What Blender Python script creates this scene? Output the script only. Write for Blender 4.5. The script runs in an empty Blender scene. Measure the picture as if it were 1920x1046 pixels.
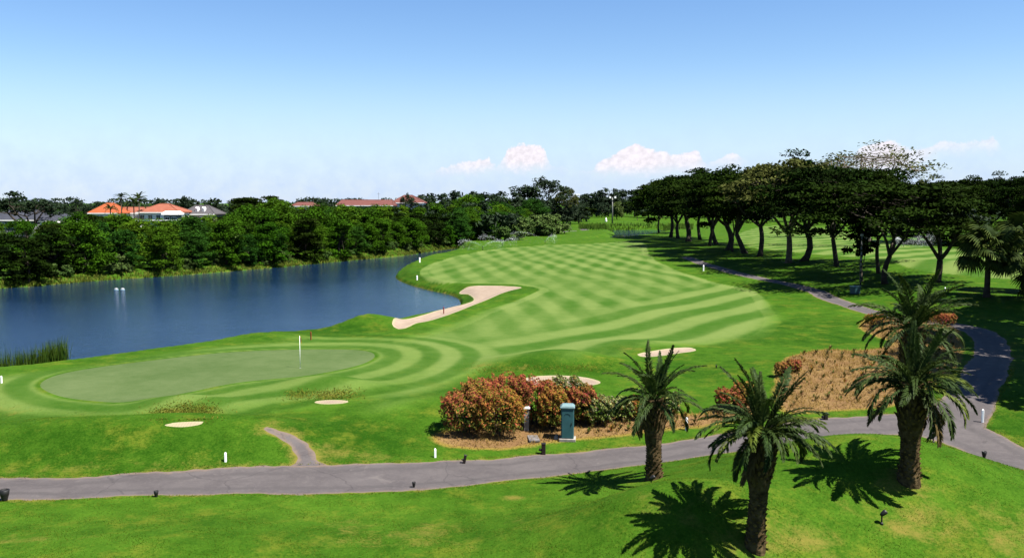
import bpy, math, random
import numpy as np

# ------------------------------------------------------------------ camera, sky, sun, exposure
SC = bpy.context.scene
COL = SC.collection
F_PX, CX, CY, HZ, HC = 1663.0, 960.0, 523.0, 380.0, 11.6
PITCH = math.atan((CY - HZ) / F_PX)
cam_d = bpy.data.cameras.new('camera')
cam_d.sensor_width = 36.0
cam_d.lens = 36.0 * F_PX / 1920.0
cam_d.clip_end = 20000.0
cam = bpy.data.objects.new('camera', cam_d)
cam.location = (0, 0, HC)
cam.rotation_euler = (math.pi / 2 - PITCH, 0, 0)
COL.objects.link(cam)
SC.camera = cam

SUN_EL = math.radians(60)
SUN_DIR = np.array([0.91, -0.42, 0.0]); SUN_DIR /= np.linalg.norm(SUN_DIR)   # horizontal heading towards the sun
EXPOSURE = 1.70
SKY_STRENGTH = 0.051
SUN_STRENGTH = 5.0
SKY_SAT = 1.22
SKY_HUE = 0.508
SKY_HAZE = (3.35, 4.3, 6.1)
SKY_CLOUD = (6.1, 5.75, 6.2)

sun_d = bpy.data.lights.new('sun', 'SUN')
sun_d.energy = SUN_STRENGTH
sun_d.angle = math.radians(0.5)
sun_d.color = (1.0, 0.955, 0.88)
sun = bpy.data.objects.new('sun', sun_d)
az = math.atan2(SUN_DIR[1], SUN_DIR[0])
sun.rotation_euler = (0, math.pi / 2 - SUN_EL, az)
sun.location = (60, -20, 80)
COL.objects.link(sun)

SC.view_settings.view_transform = 'Standard'
SC.view_settings.look = 'None'
SC.view_settings.gamma = 1.0
SC.view_settings.use_curve_mapping = False
SC.view_settings.exposure = EXPOSURE
SC.cycles.max_bounces = 6
SC.cycles.diffuse_bounces = 2
SC.cycles.glossy_bounces = 3
SC.cycles.transmission_bounces = 3
SC.cycles.transparent_max_bounces = 12
SC.cycles.use_denoising = True


class NT:
    """small helper round a node tree"""
    def __init__(s, tree):
        s.t = tree; s.n = tree.nodes; s.l = tree.links
    def add(s, kind, **kw):
        n = s.n.new(kind)
        ins = kw.pop('ins', {})
        for k, v in kw.items():
            setattr(n, k, v)
        for k, v in ins.items():
            s.set(n.inputs[k], v)
        return n
    def set(s, sock, v):
        if isinstance(v, bpy.types.NodeSocket):
            s.l.new(v, sock)
        elif isinstance(v, bpy.types.Node):
            s.l.new(v.outputs[0], sock)
        else:
            if sock.type == 'RGBA' and len(v) == 3:
                v = (*v, 1.0)
            sock.default_value = v
    def math(s, op, a, b=0.0, c=0.0, clamp=False):
        n = s.add('ShaderNodeMath', operation=op, use_clamp=clamp)
        s.set(n.inputs[0], a); s.set(n.inputs[1], b); s.set(n.inputs[2], c)
        return n.outputs[0]
    def mix(s, fac, a, b):
        n = s.add('ShaderNodeMix', data_type='RGBA')
        s.set(n.inputs[0], fac); s.set(n.inputs[6], a); s.set(n.inputs[7], b)
        return n.outputs[2]
    def mapr(s, v, a, b, c=0.0, d=1.0, smooth=True):
        n = s.add('ShaderNodeMapRange', interpolation_type='SMOOTHSTEP' if smooth else 'LINEAR', clamp=True)
        s.set(n.inputs[0], v); s.set(n.inputs[1], a); s.set(n.inputs[2], b); s.set(n.inputs[3], c); s.set(n.inputs[4], d)
        return n.outputs[0]
    def noise(s, vec, scale, detail=3.0, rough=0.55, dist=0.0):
        n = s.add('ShaderNodeTexNoise', ins={'Scale': scale, 'Detail': detail, 'Roughness': rough, 'Distortion': dist})
        s.set(n.inputs['Vector'], vec)
        return n.outputs[0]
    def attr(s, name):
        return s.add('ShaderNodeAttribute', attribute_name=name)


def px_dir(px, py):
    """world direction through a pixel of the photograph (numbers only used to lay the place out)"""
    a, b = (px - CX) / F_PX, (CY - py) / F_PX
    c, s = math.cos(PITCH), math.sin(PITCH)
    return np.array([a, c + b * s, -s + b * c])


world = bpy.data.worlds.new('World')
SC.world = world
world.use_nodes = True
w = NT(world.node_tree)
w.n.clear()
sky = w.add('ShaderNodeTexSky', sky_type='NISHITA', sun_disc=False)
sky.sun_elevation = SUN_EL
sky.sun_rotation = math.atan2(SUN_DIR[0], SUN_DIR[1])
sky.altitude = 0.0
sky.air_density = 1.0
sky.dust_density = 0.1
sky.ozone_density = 2.5
wtc = w.add('ShaderNodeTexCoord')
wsep = w.add('ShaderNodeSeparateXYZ', ins={'Vector': wtc.outputs['Generated']})
w_az = w.math('ARCTAN2', wsep.outputs[0], wsep.outputs[1])
w_el = w.math('ARCSINE', wsep.outputs[2])
w_vec = w.add('ShaderNodeCombineXYZ', ins={0: w_az, 1: w_el, 2: 0.0})
big_n = w.noise(w_vec, 42.0, 5.0, 0.62)
fine_n = w.noise(w_vec, 170.0, 3.0, 0.6)
# a row of cumulus low over the horizon: heading (photo x), top, base (photo y) and thickness; the row is mirrored on round the horizon
CLOUDS = [(785, 330, 330, 0), (805, 321, 330, .35), (850, 311, 329, .6), (890, 301, 328, .85), (915, 296, 325, .9), (930, 312, 325, .4), (942, 300, 324, .5), (952, 278, 322, 1),
          (985, 270, 325, 1), (1018, 276, 322, 1), (1032, 312, 320, .2), (1105, 322, 330, .2), (1122, 304, 330, .85), (1155, 286, 330, .95), (1190, 268, 330, 1), (1215, 283, 330, 1),
          (1262, 292, 328, .85), (1305, 282, 324, .9), (1322, 312, 320, .3), (1345, 300, 316, .5), (1372, 287, 315, .75), (1405, 308, 312, 0), (1585, 312, 325, 0), (1610, 280, 330, .8),
          (1660, 271, 330, .95), (1705, 292, 328, .6), (1760, 277, 299, .6), (1800, 281, 299, .5), (1855, 269, 298, .6), (1875, 296, 298, 0)]
AZ0, AZ1 = math.atan2(-100 - CX, F_PX), math.atan2(2000 - CX, F_PX)
tt = w.math('PINGPONG', w.math('DIVIDE', w.math('SUBTRACT', w_az, AZ0), AZ1 - AZ0), 1.0)
ramp = w.add('ShaderNodeValToRGB', ins={0: tt})
el = ramp.color_ramp.elements
for i, (cx, ty, by, op) in enumerate(CLOUDS):
    pos = (math.atan2(cx - CX, F_PX) - AZ0) / (AZ1 - AZ0)
    e = el[i] if i < 2 else el.new(pos)
    e.position = pos; e.color = ((340 - ty) / 100, op, (340 - by) / 100, 1)
rs = w.add('ShaderNodeSeparateColor', ins={0: ramp.outputs[0]})
ynow = w.math('DIVIDE', w.math('SUBTRACT', w.math('MULTIPLY', w.math('TANGENT', w_el), F_PX), HZ - 340), 100.0)       # height above photo line 340, /100
nz = w.math('ADD', w.math('MULTIPLY', w.math('SUBTRACT', big_n, .5), .26), w.math('MULTIPLY', w.math('SUBTRACT', fine_n, .5), .12))
top = w.mapr(w.math('SUBTRACT', w.math('ADD', rs.outputs[0], nz), ynow), -.01, .05)
bot = w.mapr(w.math('SUBTRACT', w.math('ADD', ynow, nz), rs.outputs[2]), -.10, .24)
mask = w.math('MULTIPLY', w.math('MULTIPLY', top, bot), rs.outputs[1])
# thin pale haze bank under the clouds, all the way round
bank = w.math('MULTIPLY', w.mapr(w_el, 0.16, 0.0, 0.0, 0.92), w.mapr(big_n, .2, .8, .8, 1.0))
shade = w.mapr(w.math('ADD', fine_n, w.math('MULTIPLY', big_n, .6)), .55, 1.05, 0.86, 1.05)
sky_c = w.add('ShaderNodeHueSaturation', ins={'Hue': SKY_HUE, 'Saturation': SKY_SAT, 'Value': 1.0, 'Color': sky.outputs[0]})
hz = w.mix(bank, sky_c.outputs[0], SKY_HAZE)
cl_col = w.add('ShaderNodeVectorMath', operation='SCALE', ins={0: SKY_CLOUD, 'Scale': shade})
w_out = w.mix(mask, hz, cl_col.outputs[0])
bg = w.add('ShaderNodeBackground', ins={'Color': w_out, 'Strength': SKY_STRENGTH})
w.add('ShaderNodeOutputWorld', ins={'Surface': bg.outputs[0]})


# ------------------------------------------------------------------ helpers
def at(px, py, z=0.0):
    d = px_dir(px, py)
    t = (z - HC) / d[2]
    return np.array([d[0] * t, d[1] * t, z])

def sstep(a, b, x):
    t = np.clip((x - a) / (b - a), 0, 1)
    return t * t * (3 - 2 * t)

def gauss(x, y, cx, cy, sx, sy, rot=0.0):
    c, s = math.cos(rot), math.sin(rot)
    dx, dy = x - cx, y - cy
    u, v = dx * c + dy * s, -dx * s + dy * c
    return np.exp(-(u / sx) ** 2 - (v / sy) ** 2)

def G(px, py, amp, sx, sy, rot=0.0):
    p = at(px, py)
    return (p[0], p[1], amp, sx, sy, rot)

MOUNDS = [
    G(400, 700, 0.45, 15, 12), G(190, 824, 1.35, 9, 2.8), G(690, 612, .9, 3.8, 2.8), G(500, 640, 0.5, 3.6, 2.4),
    G(480, 815, 0.55, 4, 2.6), G(730, 770, 0.3, 4, 3), G(1060, 690, 1.05, 4.6, 2.2), G(340, 793, -.16, 1.8, 1.0), G(620, 753, -.14, 1.8, 1.0), G(330, 806, .22, 2.6, .9), G(1190, 655, 0.6, 5, 4), G(345, 770, 0.60, 2.8, 1.6),
    G(620, 736, 0.65, 3.0, 1.5), (14.0, 34.5, 2.9, 7.6, 5.0, 0.0), (5.6, 30.0, 2.0, 4.4, 2.9, 0.0), (-12.0, 29.0, 0.5, 9, 4, 0.2),
    G(1900, 735, 0.9, 6, 8), (66.0, 165.0, 1.6, 34, 75, 0.0), (66.0, 128.0, 1.5, 17, 26, 0.3), G(1560, 690, 0.5, 8, 7), G(1850, 575, 0.8, 9, 12),
    (-70.0, 265.0, 1.5, 60, 60, 0.0), (10, 80, -0.35, 10, 14, 0.6),
]

def H0(x, y):
    x = np.asarray(x, float); y = np.asarray(y, float)
    z = 0.15 - 0.8 * (1 - sstep(40, 50, y)) + 0.25 * (1 - sstep(27, 35, y))
    for (cx, cy, a, sx, sy, r) in MOUNDS:
        z = z + a * gauss(x, y, cx, cy, sx, sy, r)
    z = z + 2.2 * sstep(330, 620, y)
    z = z + 0.10 * np.sin(x / 6.3 + 1.3) * np.sin(y / 8.1 + .4) + 0.06 * np.sin(x / 2.9 + y / 4.3)
    z = z * np.where(y < 0, np.exp(y / 30.0), 1.0)
    return z

def on_many(px, py):
    px = np.asarray(px, float); py = np.asarray(py, float)
    a, b = (px - CX) / F_PX, (CY - py) / F_PX
    c, si = math.cos(PITCH), math.sin(PITCH)
    dy, dz = c + b * si, -si + b * c
    z = np.zeros_like(px)
    for _ in range(24):
        t = (z - HC) / dz
        z = .5 * z + .5 * H0(a * t, dy * t)
    t = (z - HC) / dz
    return np.column_stack([a * t, dy * t, z])

def on(px, py):
    """where the sight line through this spot meets the land"""
    return on_many([px], [py])[0]

def catmull(P, n, closed):
    P = np.asarray(P, float); m = len(P); out = []
    rng = range(m) if closed else range(m - 1)
    for i in rng:
        if closed:
            a, b, c, d = P[(i - 1) % m], P[i], P[(i + 1) % m], P[(i + 2) % m]
        else:
            a, b, c, d = P[max(i - 1, 0)], P[i], P[i + 1], P[min(i + 2, m - 1)]
        for k in range(n):
            t = k / n
            out.append(0.5 * ((2 * b) + (c - a) * t + (2 * a - 5 * b + 4 * c - d) * t * t + (3 * b - a - 3 * c + d) * t ** 3))
    if not closed:
        out.append(P[-1])
    return np.array(out)

FAR = -14.0
def seg_dist2(X, Y, a, b):
    ab = b - a; L = ab @ ab + 1e-12
    t = np.clip(((X - a[0]) * ab[0] + (Y - a[1]) * ab[1]) / L, 0, 1)
    return (X - a[0] - t * ab[0]) ** 2 + (Y - a[1] - t * ab[1]) ** 2, t

class Poly:
    """a closed outline on the land; sd() > 0 inside"""
    def __init__(s, pts, n=4, reach=14.0):
        s.P = catmull(np.asarray(pts)[:, :2], n, True); s.reach = reach
        s.lo = s.P.min(0) - reach; s.hi = s.P.max(0) + reach
    def sd(s, X, Y):
        X = np.asarray(X, float); Y = np.asarray(Y, float)
        out = np.full(X.shape, -s.reach)
        m = (X > s.lo[0]) & (X < s.hi[0]) & (Y > s.lo[1]) & (Y < s.hi[1])
        if not m.any(): return out
        x, y = X[m], Y[m]
        d2 = np.full(x.shape, 1e9); ins = np.zeros(x.shape, bool)
        n = len(s.P)
        for i in range(n):
            a, b = s.P[i], s.P[(i + 1) % n]
            d2 = np.minimum(d2, seg_dist2(x, y, a, b)[0])
            if a[1] != b[1]:
                c = ((a[1] > y) != (b[1] > y)) & (x < (b[0] - a[0]) * (y - a[1]) / (b[1] - a[1]) + a[0])
                ins ^= c
        d = np.sqrt(d2)
        out[m] = np.maximum(np.where(ins, d, -d), -s.reach)
        return out

class Line:
    """a path of varying width; sd() > 0 on it"""
    def __init__(s, pts, widths, n=4, reach=14.0):
        Q = np.column_stack([np.asarray(pts)[:, :2], np.asarray(widths) / 2])
        s.P = catmull(Q, n, False); s.reach = reach
        s.lo = s.P[:, :2].min(0) - reach - 4; s.hi = s.P[:, :2].max(0) + reach + 4
    def sd(s, X, Y):
        X = np.asarray(X, float); Y = np.asarray(Y, float)
        out = np.full(X.shape, -s.reach)
        m = (X > s.lo[0]) & (X < s.hi[0]) & (Y > s.lo[1]) & (Y < s.hi[1])
        if not m.any(): return out
        x, y = X[m], Y[m]; o = np.full(x.shape, -s.reach)
        for i in range(len(s.P) - 1):
            a, b = s.P[i], s.P[i + 1]
            d2, t = seg_dist2(x, y, a[:2], b[:2])
            o = np.maximum(o, a[2] + (b[2] - a[2]) * t - np.sqrt(d2))
        out[m] = o
        return out

def onp(L): L = np.array(L, float); return list(on_many(L[:, 0], L[:, 1]))
def atp(L, z): return [at(*p, z) for p in L]

WATER_Z = -1.0
LAKE = Poly(atp([(-600, 735), (-200, 722), (0, 716), (130, 698), (250, 680), (400, 660), (440, 655), (480, 640), (560, 637), (620, 632), (700, 618),
                 (745, 607), (800, 596), (848, 583), (864, 569), (848, 554), (800, 543), (760, 531), (742, 521), (750, 508), (775, 494), (810, 485),
                 (840, 478), (875, 471), (860, 466), (820, 470), (760, 479), (700, 485), (600, 494), (480, 505), (330, 517), (180, 527), (60, 537),
                 (0, 541), (-300, 560), (-700, 590)], WATER_Z), 3, 30.0)
POND = Poly(atp([(1104, 453), (1135, 450), (1165, 449), (1195, 445), (1225, 440), (1250, 434), (1235, 431), (1180, 431.5), (1140, 432), (1152, 437), (1148, 443), (1125, 448)], WATER_Z), 3, 20.0)
GREEN = Poly(onp([(75, 722), (110, 702), (200, 686), (330, 670), (450, 659), (560, 655), (650, 655), (695, 660), (700, 672), (660, 688), (560, 706), (440, 718),
                  (340, 738), (260, 750), (180, 752), (110, 742)]), 4, 16.0)
FAIRWAY = Poly(onp([(786, 512), (800, 498), (850, 481), (900, 471), (960, 464), (1030, 459), (1110, 457), (1180, 452), (1210, 458), (1218, 478), (1262, 504),
                    (1335, 528), (1415, 546), (1447, 578), (1463, 605), (1440, 630), (1380, 640), (1290, 648), (1200, 650), (1160, 662), (1080, 668), (980, 676), (920, 690), (860, 716),
                    (790, 745), (735, 765), (690, 760), (730, 720), (755, 690), (750, 655), (735, 640), (800, 622), (860, 604), (920, 578), (985, 556), (1010, 542),
                    (960, 533), (870, 531), (810, 525)]), 3, 10.0)
FAIRWAY2 = Poly(onp([(1385, 438), (1440, 424), (1520, 424), (1600, 438), (1700, 461), (1800, 466), (1920, 472), (2060, 480), (2060, 540), (1920, 526), (1800, 516), (1700, 502), (1600, 482), (1480, 472), (1400, 462)]), 3, 10.0)
BUNKERS = [
    ('lakeside', Poly(onp([(735, 607), (752, 598), (800, 588), (845, 574), (882, 566), (888, 556), (878, 545), (860, 539), (905, 535), (950, 536), (979, 539), (940, 550), (900, 567), (860, 583), (800, 602), (758, 616)]), 3, 6.0),
     'large pale sand bunker curving along the lake edge beside the striped fairway'),
    ('oval', Poly(onp([(978, 712), (1000, 705), (1050, 703), (1100, 707), (1127, 716), (1105, 722), (1050, 724), (1005, 721)]), 3, 6.0),
     'oval pale sand bunker behind the red hedge in the middle of the course'),
    ('behind_palm', Poly(onp([(1195, 663), (1225, 657), (1262, 652), (1295, 651), (1305, 657), (1270, 662), (1235, 667), (1205, 668)]), 3, 6.0),
     'sand bunker seen through the fronds of the palm beside the path'),
    ('small_a', Poly(onp([(308, 797), (325, 792), (355, 790), (383, 790), (372, 796), (340, 800)]), 3, 5.0),
     'small sand bunker below yellow grass on the bank of the putting green, nearest the lake reeds'),
    ('small_b', Poly(onp([(588, 753), (610, 749.5), (640, 749.5), (655, 752), (640, 756), (605, 757)]), 3, 5.0),
     'small sliver of sand bunker below the middle of the putting green'),
]
BED_A = Poly(onp([(812, 822), (826, 834), (870, 842), (940, 842), (1020, 832), (1090, 824), (1180, 815), (1260, 806), (1340, 796), (1420, 782), (1425, 748), (1380, 752),
                  (1330, 772), (1280, 775), (1210, 770), (1150, 778), (1090, 780), (1010, 785), (930, 790), (860, 802), (820, 812)]), 3, 6.0)
BED_B = Poly(onp([(1452, 712), (1462, 680), (1500, 663), (1545, 655), (1600, 657), (1655, 651), (1672, 640), (1640, 630), (1615, 617), (1622, 600), (1700, 592), (1775, 595), (1797, 615),
                  (1804, 655), (1792, 690), (1750, 722), (1700, 752), (1640, 766), (1560, 770), (1490, 774), (1458, 762)]), 3, 6.0)
PATH = Line(onp([(-420, 925), (-200, 922), (0, 918), (160, 914), (330, 906), (480, 902), (620, 899), (760, 893), (900, 884), (1040, 872), (1180, 858), (1300, 843), (1420, 824), (1540, 804), (1640, 796),
                 (1720, 797), (1790, 812), (1850, 838), (1930, 876), (2030, 925), (2150, 985)]),
            [2.6, 2.6, 2.7, 2.8, 3.0, 3.3, 3.6, 3.9, 3.5, 3.2, 3.0, 2.9, 2.9, 2.9, 2.9, 3.2, 3.6, 3.3, 2.9, 2.8, 2.8], 4)
PATH2 = Line(onp([(1765, 800), (1800, 770), (1822, 735), (1846, 700), (1862, 668), (1856, 640), (1832, 620), (1780, 608), (1710, 600), (1645, 588), (1595, 573), (1555, 559), (1522, 544), (1480, 533), (1420, 521), (1365, 508), (1320, 495), (1285, 482)]),
             [3.4, 3.0, 2.6, 2.5, 2.4, 2.4, 2.4, 2.3, 2.3, 2.3, 2.3, 2.2, 2.1, 2.0, 2.0, 2.0, 2.0, 2.0], 4)
SPUR = Line(onp([(576, 884), (577, 868), (570, 848), (556, 832), (535, 818), (512, 808), (500, 802)]), [2.2, 1.15, 1.0, 0.9, 0.8, .6, .4], 3, 6.0)
PATH3 = Line(onp([(985, 440), (1040, 436), (1080, 433), (1100, 431), (1085, 428), (1050, 427)]), [3.0, 3.0, 3.0, 3.2, 3, 2.5], 3, 8.0)

SLOW = {}
def land(x, y, full=None):
    """height of the finished land: banks down to the water, dished bunkers"""
    x = np.asarray(x, float); y = np.asarray(y, float)
    z = H0(x, y)
    for nm, P in (('lake', LAKE), ('pond', POND)):
        sd = full[nm] if full is not None else P.sd(x, y)
        t = sstep(0.0, 2.6 if nm == 'lake' else 3.5, -sd)
        wob = .10 * np.sin(x * 1.7 + y * .9) * np.exp(-np.abs(sd))
        z = np.where(sd < 0, WATER_Z + (z - WATER_Z) * (0.30 * sstep(0, .25, -sd) + 0.70 * t) + wob, np.minimum(z, WATER_Z - 0.05 - np.minimum(sd * .5, 1.5)))
    for i, (nm, P, lab) in enumerate(BUNKERS):
        sd = full['b%d' % i] if full is not None else P.sd(x, y)
        z = z - (.20 if i < 3 else .06) * sstep(-.3, 1.4, sd)
    return z

def land_at(x, y):
    """height of the land read back from the sheet once it is built"""
    x = np.atleast_1d(np.asarray(x, float)); y = np.atleast_1d(np.asarray(y, float))
    ang = np.arctan2(x, y); k = 1.0 / np.maximum(np.cos(np.clip(ang, -.75, .75)), .5)
    u = np.interp(ang, cols, np.arange(len(cols))); v = np.interp(np.hypot(x, y) / k, dist, np.arange(len(dist)))
    i = np.clip(u.astype(int), 0, nc - 2); j = np.clip(v.astype(int), 0, nr - 2); u -= i; v -= j
    return ZG[j, i] * (1 - u) * (1 - v) + ZG[j, i + 1] * u * (1 - v) + ZG[j + 1, i] * (1 - u) * v + ZG[j + 1, i + 1] * u * v

def zat(x, y):
    return float(land_at(x, y)[0])

def ground(px, py):
    p = on(px, py)
    return np.array([p[0], p[1], zat(p[0], p[1])])

def spot(px, dist):
    x = (px - CX) / F_PX * dist
    return np.array([x, dist, zat(x, dist)])

def zpix(py, dist):
    return HC - (py - HZ) / F_PX * dist


# ------------------------------------------------------------------ object plumbing
def tag(o, label=None, cat=None, group=None, kind=None):
    if label: o['label'] = label
    if cat: o['category'] = cat
    if group: o['group'] = group
    if kind: o['kind'] = kind
    return o

def empty(name, loc=(0, 0, 0), rz=0.0):
    o = bpy.data.objects.new(name, None)
    o.empty_display_size = 0.2
    COL.objects.link(o); o.location = loc; o.rotation_euler = (0, 0, rz)
    return o

def link(name, me, parent=None):
    o = bpy.data.objects.new(name, me); COL.objects.link(o)
    if parent is not None: o.parent = parent
    return o

def np_mesh(name, V, F, mat, smooth=False, attrs=None):
    V = np.asarray(V, np.float32); F = np.asarray(F, np.int32)
    me = bpy.data.meshes.new(name)
    k = F.shape[1]
    me.vertices.add(len(V)); me.vertices.foreach_set('co', V.ravel())
    me.loops.add(F.size); me.loops.foreach_set('vertex_index', F.ravel())
    me.polygons.add(len(F))
    me.polygons.foreach_set('loop_start', np.arange(0, F.size, k, dtype=np.int32))
    me.polygons.foreach_set('loop_total', np.full(len(F), k, np.int32))
    if smooth: me.polygons.foreach_set('use_smooth', np.ones(len(F), bool))
    me.update(calc_edges=True)
    if attrs:
        for nm, a in attrs.items():
            a = np.asarray(a, np.float32)
            if a.ndim == 1:
                at_ = me.attributes.new(nm, 'FLOAT', 'POINT'); at_.data.foreach_set('value', a)
            else:
                at_ = me.attributes.new(nm, 'FLOAT_COLOR', 'POINT')
                at_.data.foreach_set('color', np.column_stack([a, np.ones(len(a), np.float32)]).ravel().astype(np.float32))
    if mat is not None: me.materials.append(mat)
    return me

class MB:
    """collects tubes, boxes, lathes into one mesh"""
    def __init__(s): s.v = []; s.f = []
    def add(s, V, F):
        b = len(s.v); s.v += [tuple(map(float, p)) for p in V]; s.f += [tuple(i + b for i in f) for f in F]; return s
    def box(s, c, size, rz=0.0, bev=0.0, taper=1.0):
        x, y, z = [k / 2 for k in size]; V = []
        b = min(bev, x * .8, y * .8, z * .8)
        if b <= 0:
            for zz, k in ((-z, 1), (z, taper)):
                V += [(-x * k, -y * k, zz), (x * k, -y * k, zz), (x * k, y * k, zz), (-x * k, y * k, zz)]
            Fc = [(3, 2, 1, 0), (4, 5, 6, 7), (0, 1, 5, 4), (1, 2, 6, 5), (2, 3, 7, 6), (3, 0, 4, 7)]
        else:
            for zz, i, k in ((-z, b, 1), (-z + b, 0, 1), (z - b, 0, taper), (z, b, taper)):
                xx, yy = x * k - i, y * k - i
                o = b * .9 if i == 0 else b * .5
                V += [(-xx + o, -yy, zz), (xx - o, -yy, zz), (xx, -yy + o, zz), (xx, yy - o, zz), (xx - o, yy, zz), (-xx + o, yy, zz), (-xx, yy - o, zz), (-xx, -yy + o, zz)]
            Fc = [tuple(range(7, -1, -1)), tuple(range(24, 32))]
            for r in range(3):
                for i in range(8):
                    Fc.append((r * 8 + i, r * 8 + (i + 1) % 8, r * 8 + 8 + (i + 1) % 8, r * 8 + 8 + i))
        cs, sn = math.cos(rz), math.sin(rz)
        V = [(c[0] + p[0] * cs - p[1] * sn, c[1] + p[0] * sn + p[1] * cs, c[2] + p[2]) for p in V]
        return s.add(V, Fc)
    def tube(s, pts, radii, n=6, cap=True):
        pts = [np.asarray(p, float) for p in pts]
        if not hasattr(radii, '__len__'): radii = [radii] * len(pts)
        V = []; Fc = []; ref = np.array([.31, .95, .05])
        for i, p in enumerate(pts):
            t = pts[min(i + 1, len(pts) - 1)] - pts[max(i - 1, 0)]; t = t / (np.linalg.norm(t) + 1e-9)
            u = np.cross(t, ref); 
            if np.linalg.norm(u) < .1: u = np.cross(t, np.array([1., 0, 0]))
            u /= np.linalg.norm(u); v = np.cross(t, u)
            for k in range(n):
                a = 2 * math.pi * k / n
                V.append(p + radii[i] * (u * math.cos(a) + v * math.sin(a)))
        for i in range(len(pts) - 1):
            for k in range(n):
                Fc.append((i * n + k, i * n + (k + 1) % n, (i + 1) * n + (k + 1) % n, (i + 1) * n + k))
        if cap:
            Fc.append(tuple(range(n - 1, -1, -1))); Fc.append(tuple((len(pts) - 1) * n + k for k in range(n)))
        return s.add(V, Fc)
    def lathe(s, prof, n=12, c=(0, 0, 0)):
        return s.tube_z([(c[0], c[1], c[2] + z) for r, z in prof], [r for r, z in prof], n)
    def tube_z(s, pts, radii, n):
        V = []; Fc = []
        for p, r in zip(pts, radii):
            for k in range(n):
                a = 2 * math.pi * k / n; V.append((p[0] + r * math.cos(a), p[1] + r * math.sin(a), p[2]))
        m = len(pts)
        for i in range(m - 1):
            for k in range(n):
                Fc.append((i * n + k, i * n + (k + 1) % n, (i + 1) * n + (k + 1) % n, (i + 1) * n + k))
        Fc.append(tuple(range(n - 1, -1, -1))); Fc.append(tuple((m - 1) * n + k for k in range(n)))
        return s.add(V, Fc)
    def mesh(s, name, mat, smooth=False):
        me = bpy.data.meshes.new(name); me.from_pydata(s.v, [], s.f)
        if smooth: me.polygons.foreach_set('use_smooth', np.ones(len(s.f), bool))
        me.materials.append(mat); me.update(); return me
    def build(s, name, mat, parent=None, smooth=False):
        return link(name, s.mesh(name, mat, smooth), parent)


# ------------------------------------------------------------------ materials
ALB = 0.53
def al(c, k=None): return tuple(x * (ALB if k is None else k) for x in c)

def new_mat(name):
    m = bpy.data.materials.new(name); m.use_nodes = True
    t = NT(m.node_tree); t.n.clear()
    return m, t

def finish(t, surf, disp=None):
    o = t.add('ShaderNodeOutputMaterial', ins={'Surface': surf})

def plain(name, col, rough=.6, spec=.3, var=.12, scale=6.0, metal=0.0, bump=0.0):
    m, t = new_mat(name)
    col = al(col) if max(col) < .7 else col
    pos = t.add('ShaderNodeTexCoord').outputs['Object']
    n = t.noise(pos, scale, 4)
    c = t.mix(t.mapr(n, .25, .75), [k * (1 - var) for k in col], [min(k * (1 + var), 1) for k in col])
    b = t.add('ShaderNodeBsdfPrincipled', ins={'Base Color': c, 'Roughness': rough, 'Specular IOR Level': spec, 'Metallic': metal})
    if bump:
        bp = t.add('ShaderNodeBump', ins={'Strength': bump, 'Distance': .03, 'Height': t.noise(pos, scale * 3, 4)})
        t.set(b.inputs['Normal'], bp.outputs[0])
    finish(t, b.outputs[0]); return m

def grass_mat(name, dark, light, dry, tone_k=.35, n_big=.5, n_mid=.35, n_fine=.35, dry_noise=0.0, dry_lo=.35, bump=.35, yellow=None, mown=None):
    m, t = new_mat(name)
    dark, light, dry = al(dark), al(light), al(dry)
    yellow = yellow and (al(yellow[0]), yellow[1]); mown = mown and (al(mown[0]), al(mown[1]))
    pos = t.add('ShaderNodeNewGeometry').outputs['Position']
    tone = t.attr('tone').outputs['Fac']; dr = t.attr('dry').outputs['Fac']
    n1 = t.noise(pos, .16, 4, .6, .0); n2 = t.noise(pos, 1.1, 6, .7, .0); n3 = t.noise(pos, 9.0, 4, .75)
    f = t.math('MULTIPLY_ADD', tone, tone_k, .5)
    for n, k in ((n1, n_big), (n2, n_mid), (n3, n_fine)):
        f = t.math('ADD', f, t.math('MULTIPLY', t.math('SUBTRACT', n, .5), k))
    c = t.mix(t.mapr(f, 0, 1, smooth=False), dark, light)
    if yellow:
        n4 = t.math('ADD', t.noise(pos, .45, 9, .76, 0.0), t.math('MULTIPLY', t.math('SUBTRACT', n3, .5), .22))
        c = t.mix(t.math('MULTIPLY', t.mapr(n4, .49, .70), yellow[1]), c, yellow[0])
    if mown:
        g = t.math('MULTIPLY_ADD', tone, .42, .5)
        for n, k in ((n1, .7), (n2, .6), (n3, .4)):
            g = t.math('ADD', g, t.math('MULTIPLY', t.math('SUBTRACT', n, .5), k))
        c = t.mix(t.attr('mown').outputs['Fac'], c, t.mix(t.mapr(g, 0, 1, smooth=False), *mown))
    dn = t.noise(pos, .75, 6, .7, .4)
    df = t.math('ADD', dr, t.math('MULTIPLY', t.math('SUBTRACT', dn, .5), 1.5))
    df = t.math('ADD', df, t.math('MULTIPLY', t.math('SUBTRACT', n3, .5), .5))
    c = t.mix(t.math('MULTIPLY', t.mapr(df, dry_lo, dry_lo + .55), t.mapr(dr, .02, .25)), c, dry)
    b = t.add('ShaderNodeBsdfPrincipled', ins={'Base Color': c, 'Roughness': .9, 'Specular IOR Level': .02})
    h = t.math('ADD', t.math('MULTIPLY', n3, .6), t.noise(pos, 28.0, 3, .7))
    bp = t.add('ShaderNodeBump', ins={'Strength': bump, 'Distance': .06, 'Height': h})
    t.set(b.inputs['Normal'], bp.outputs[0])
    finish(t, b.outputs[0]); return m

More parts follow.
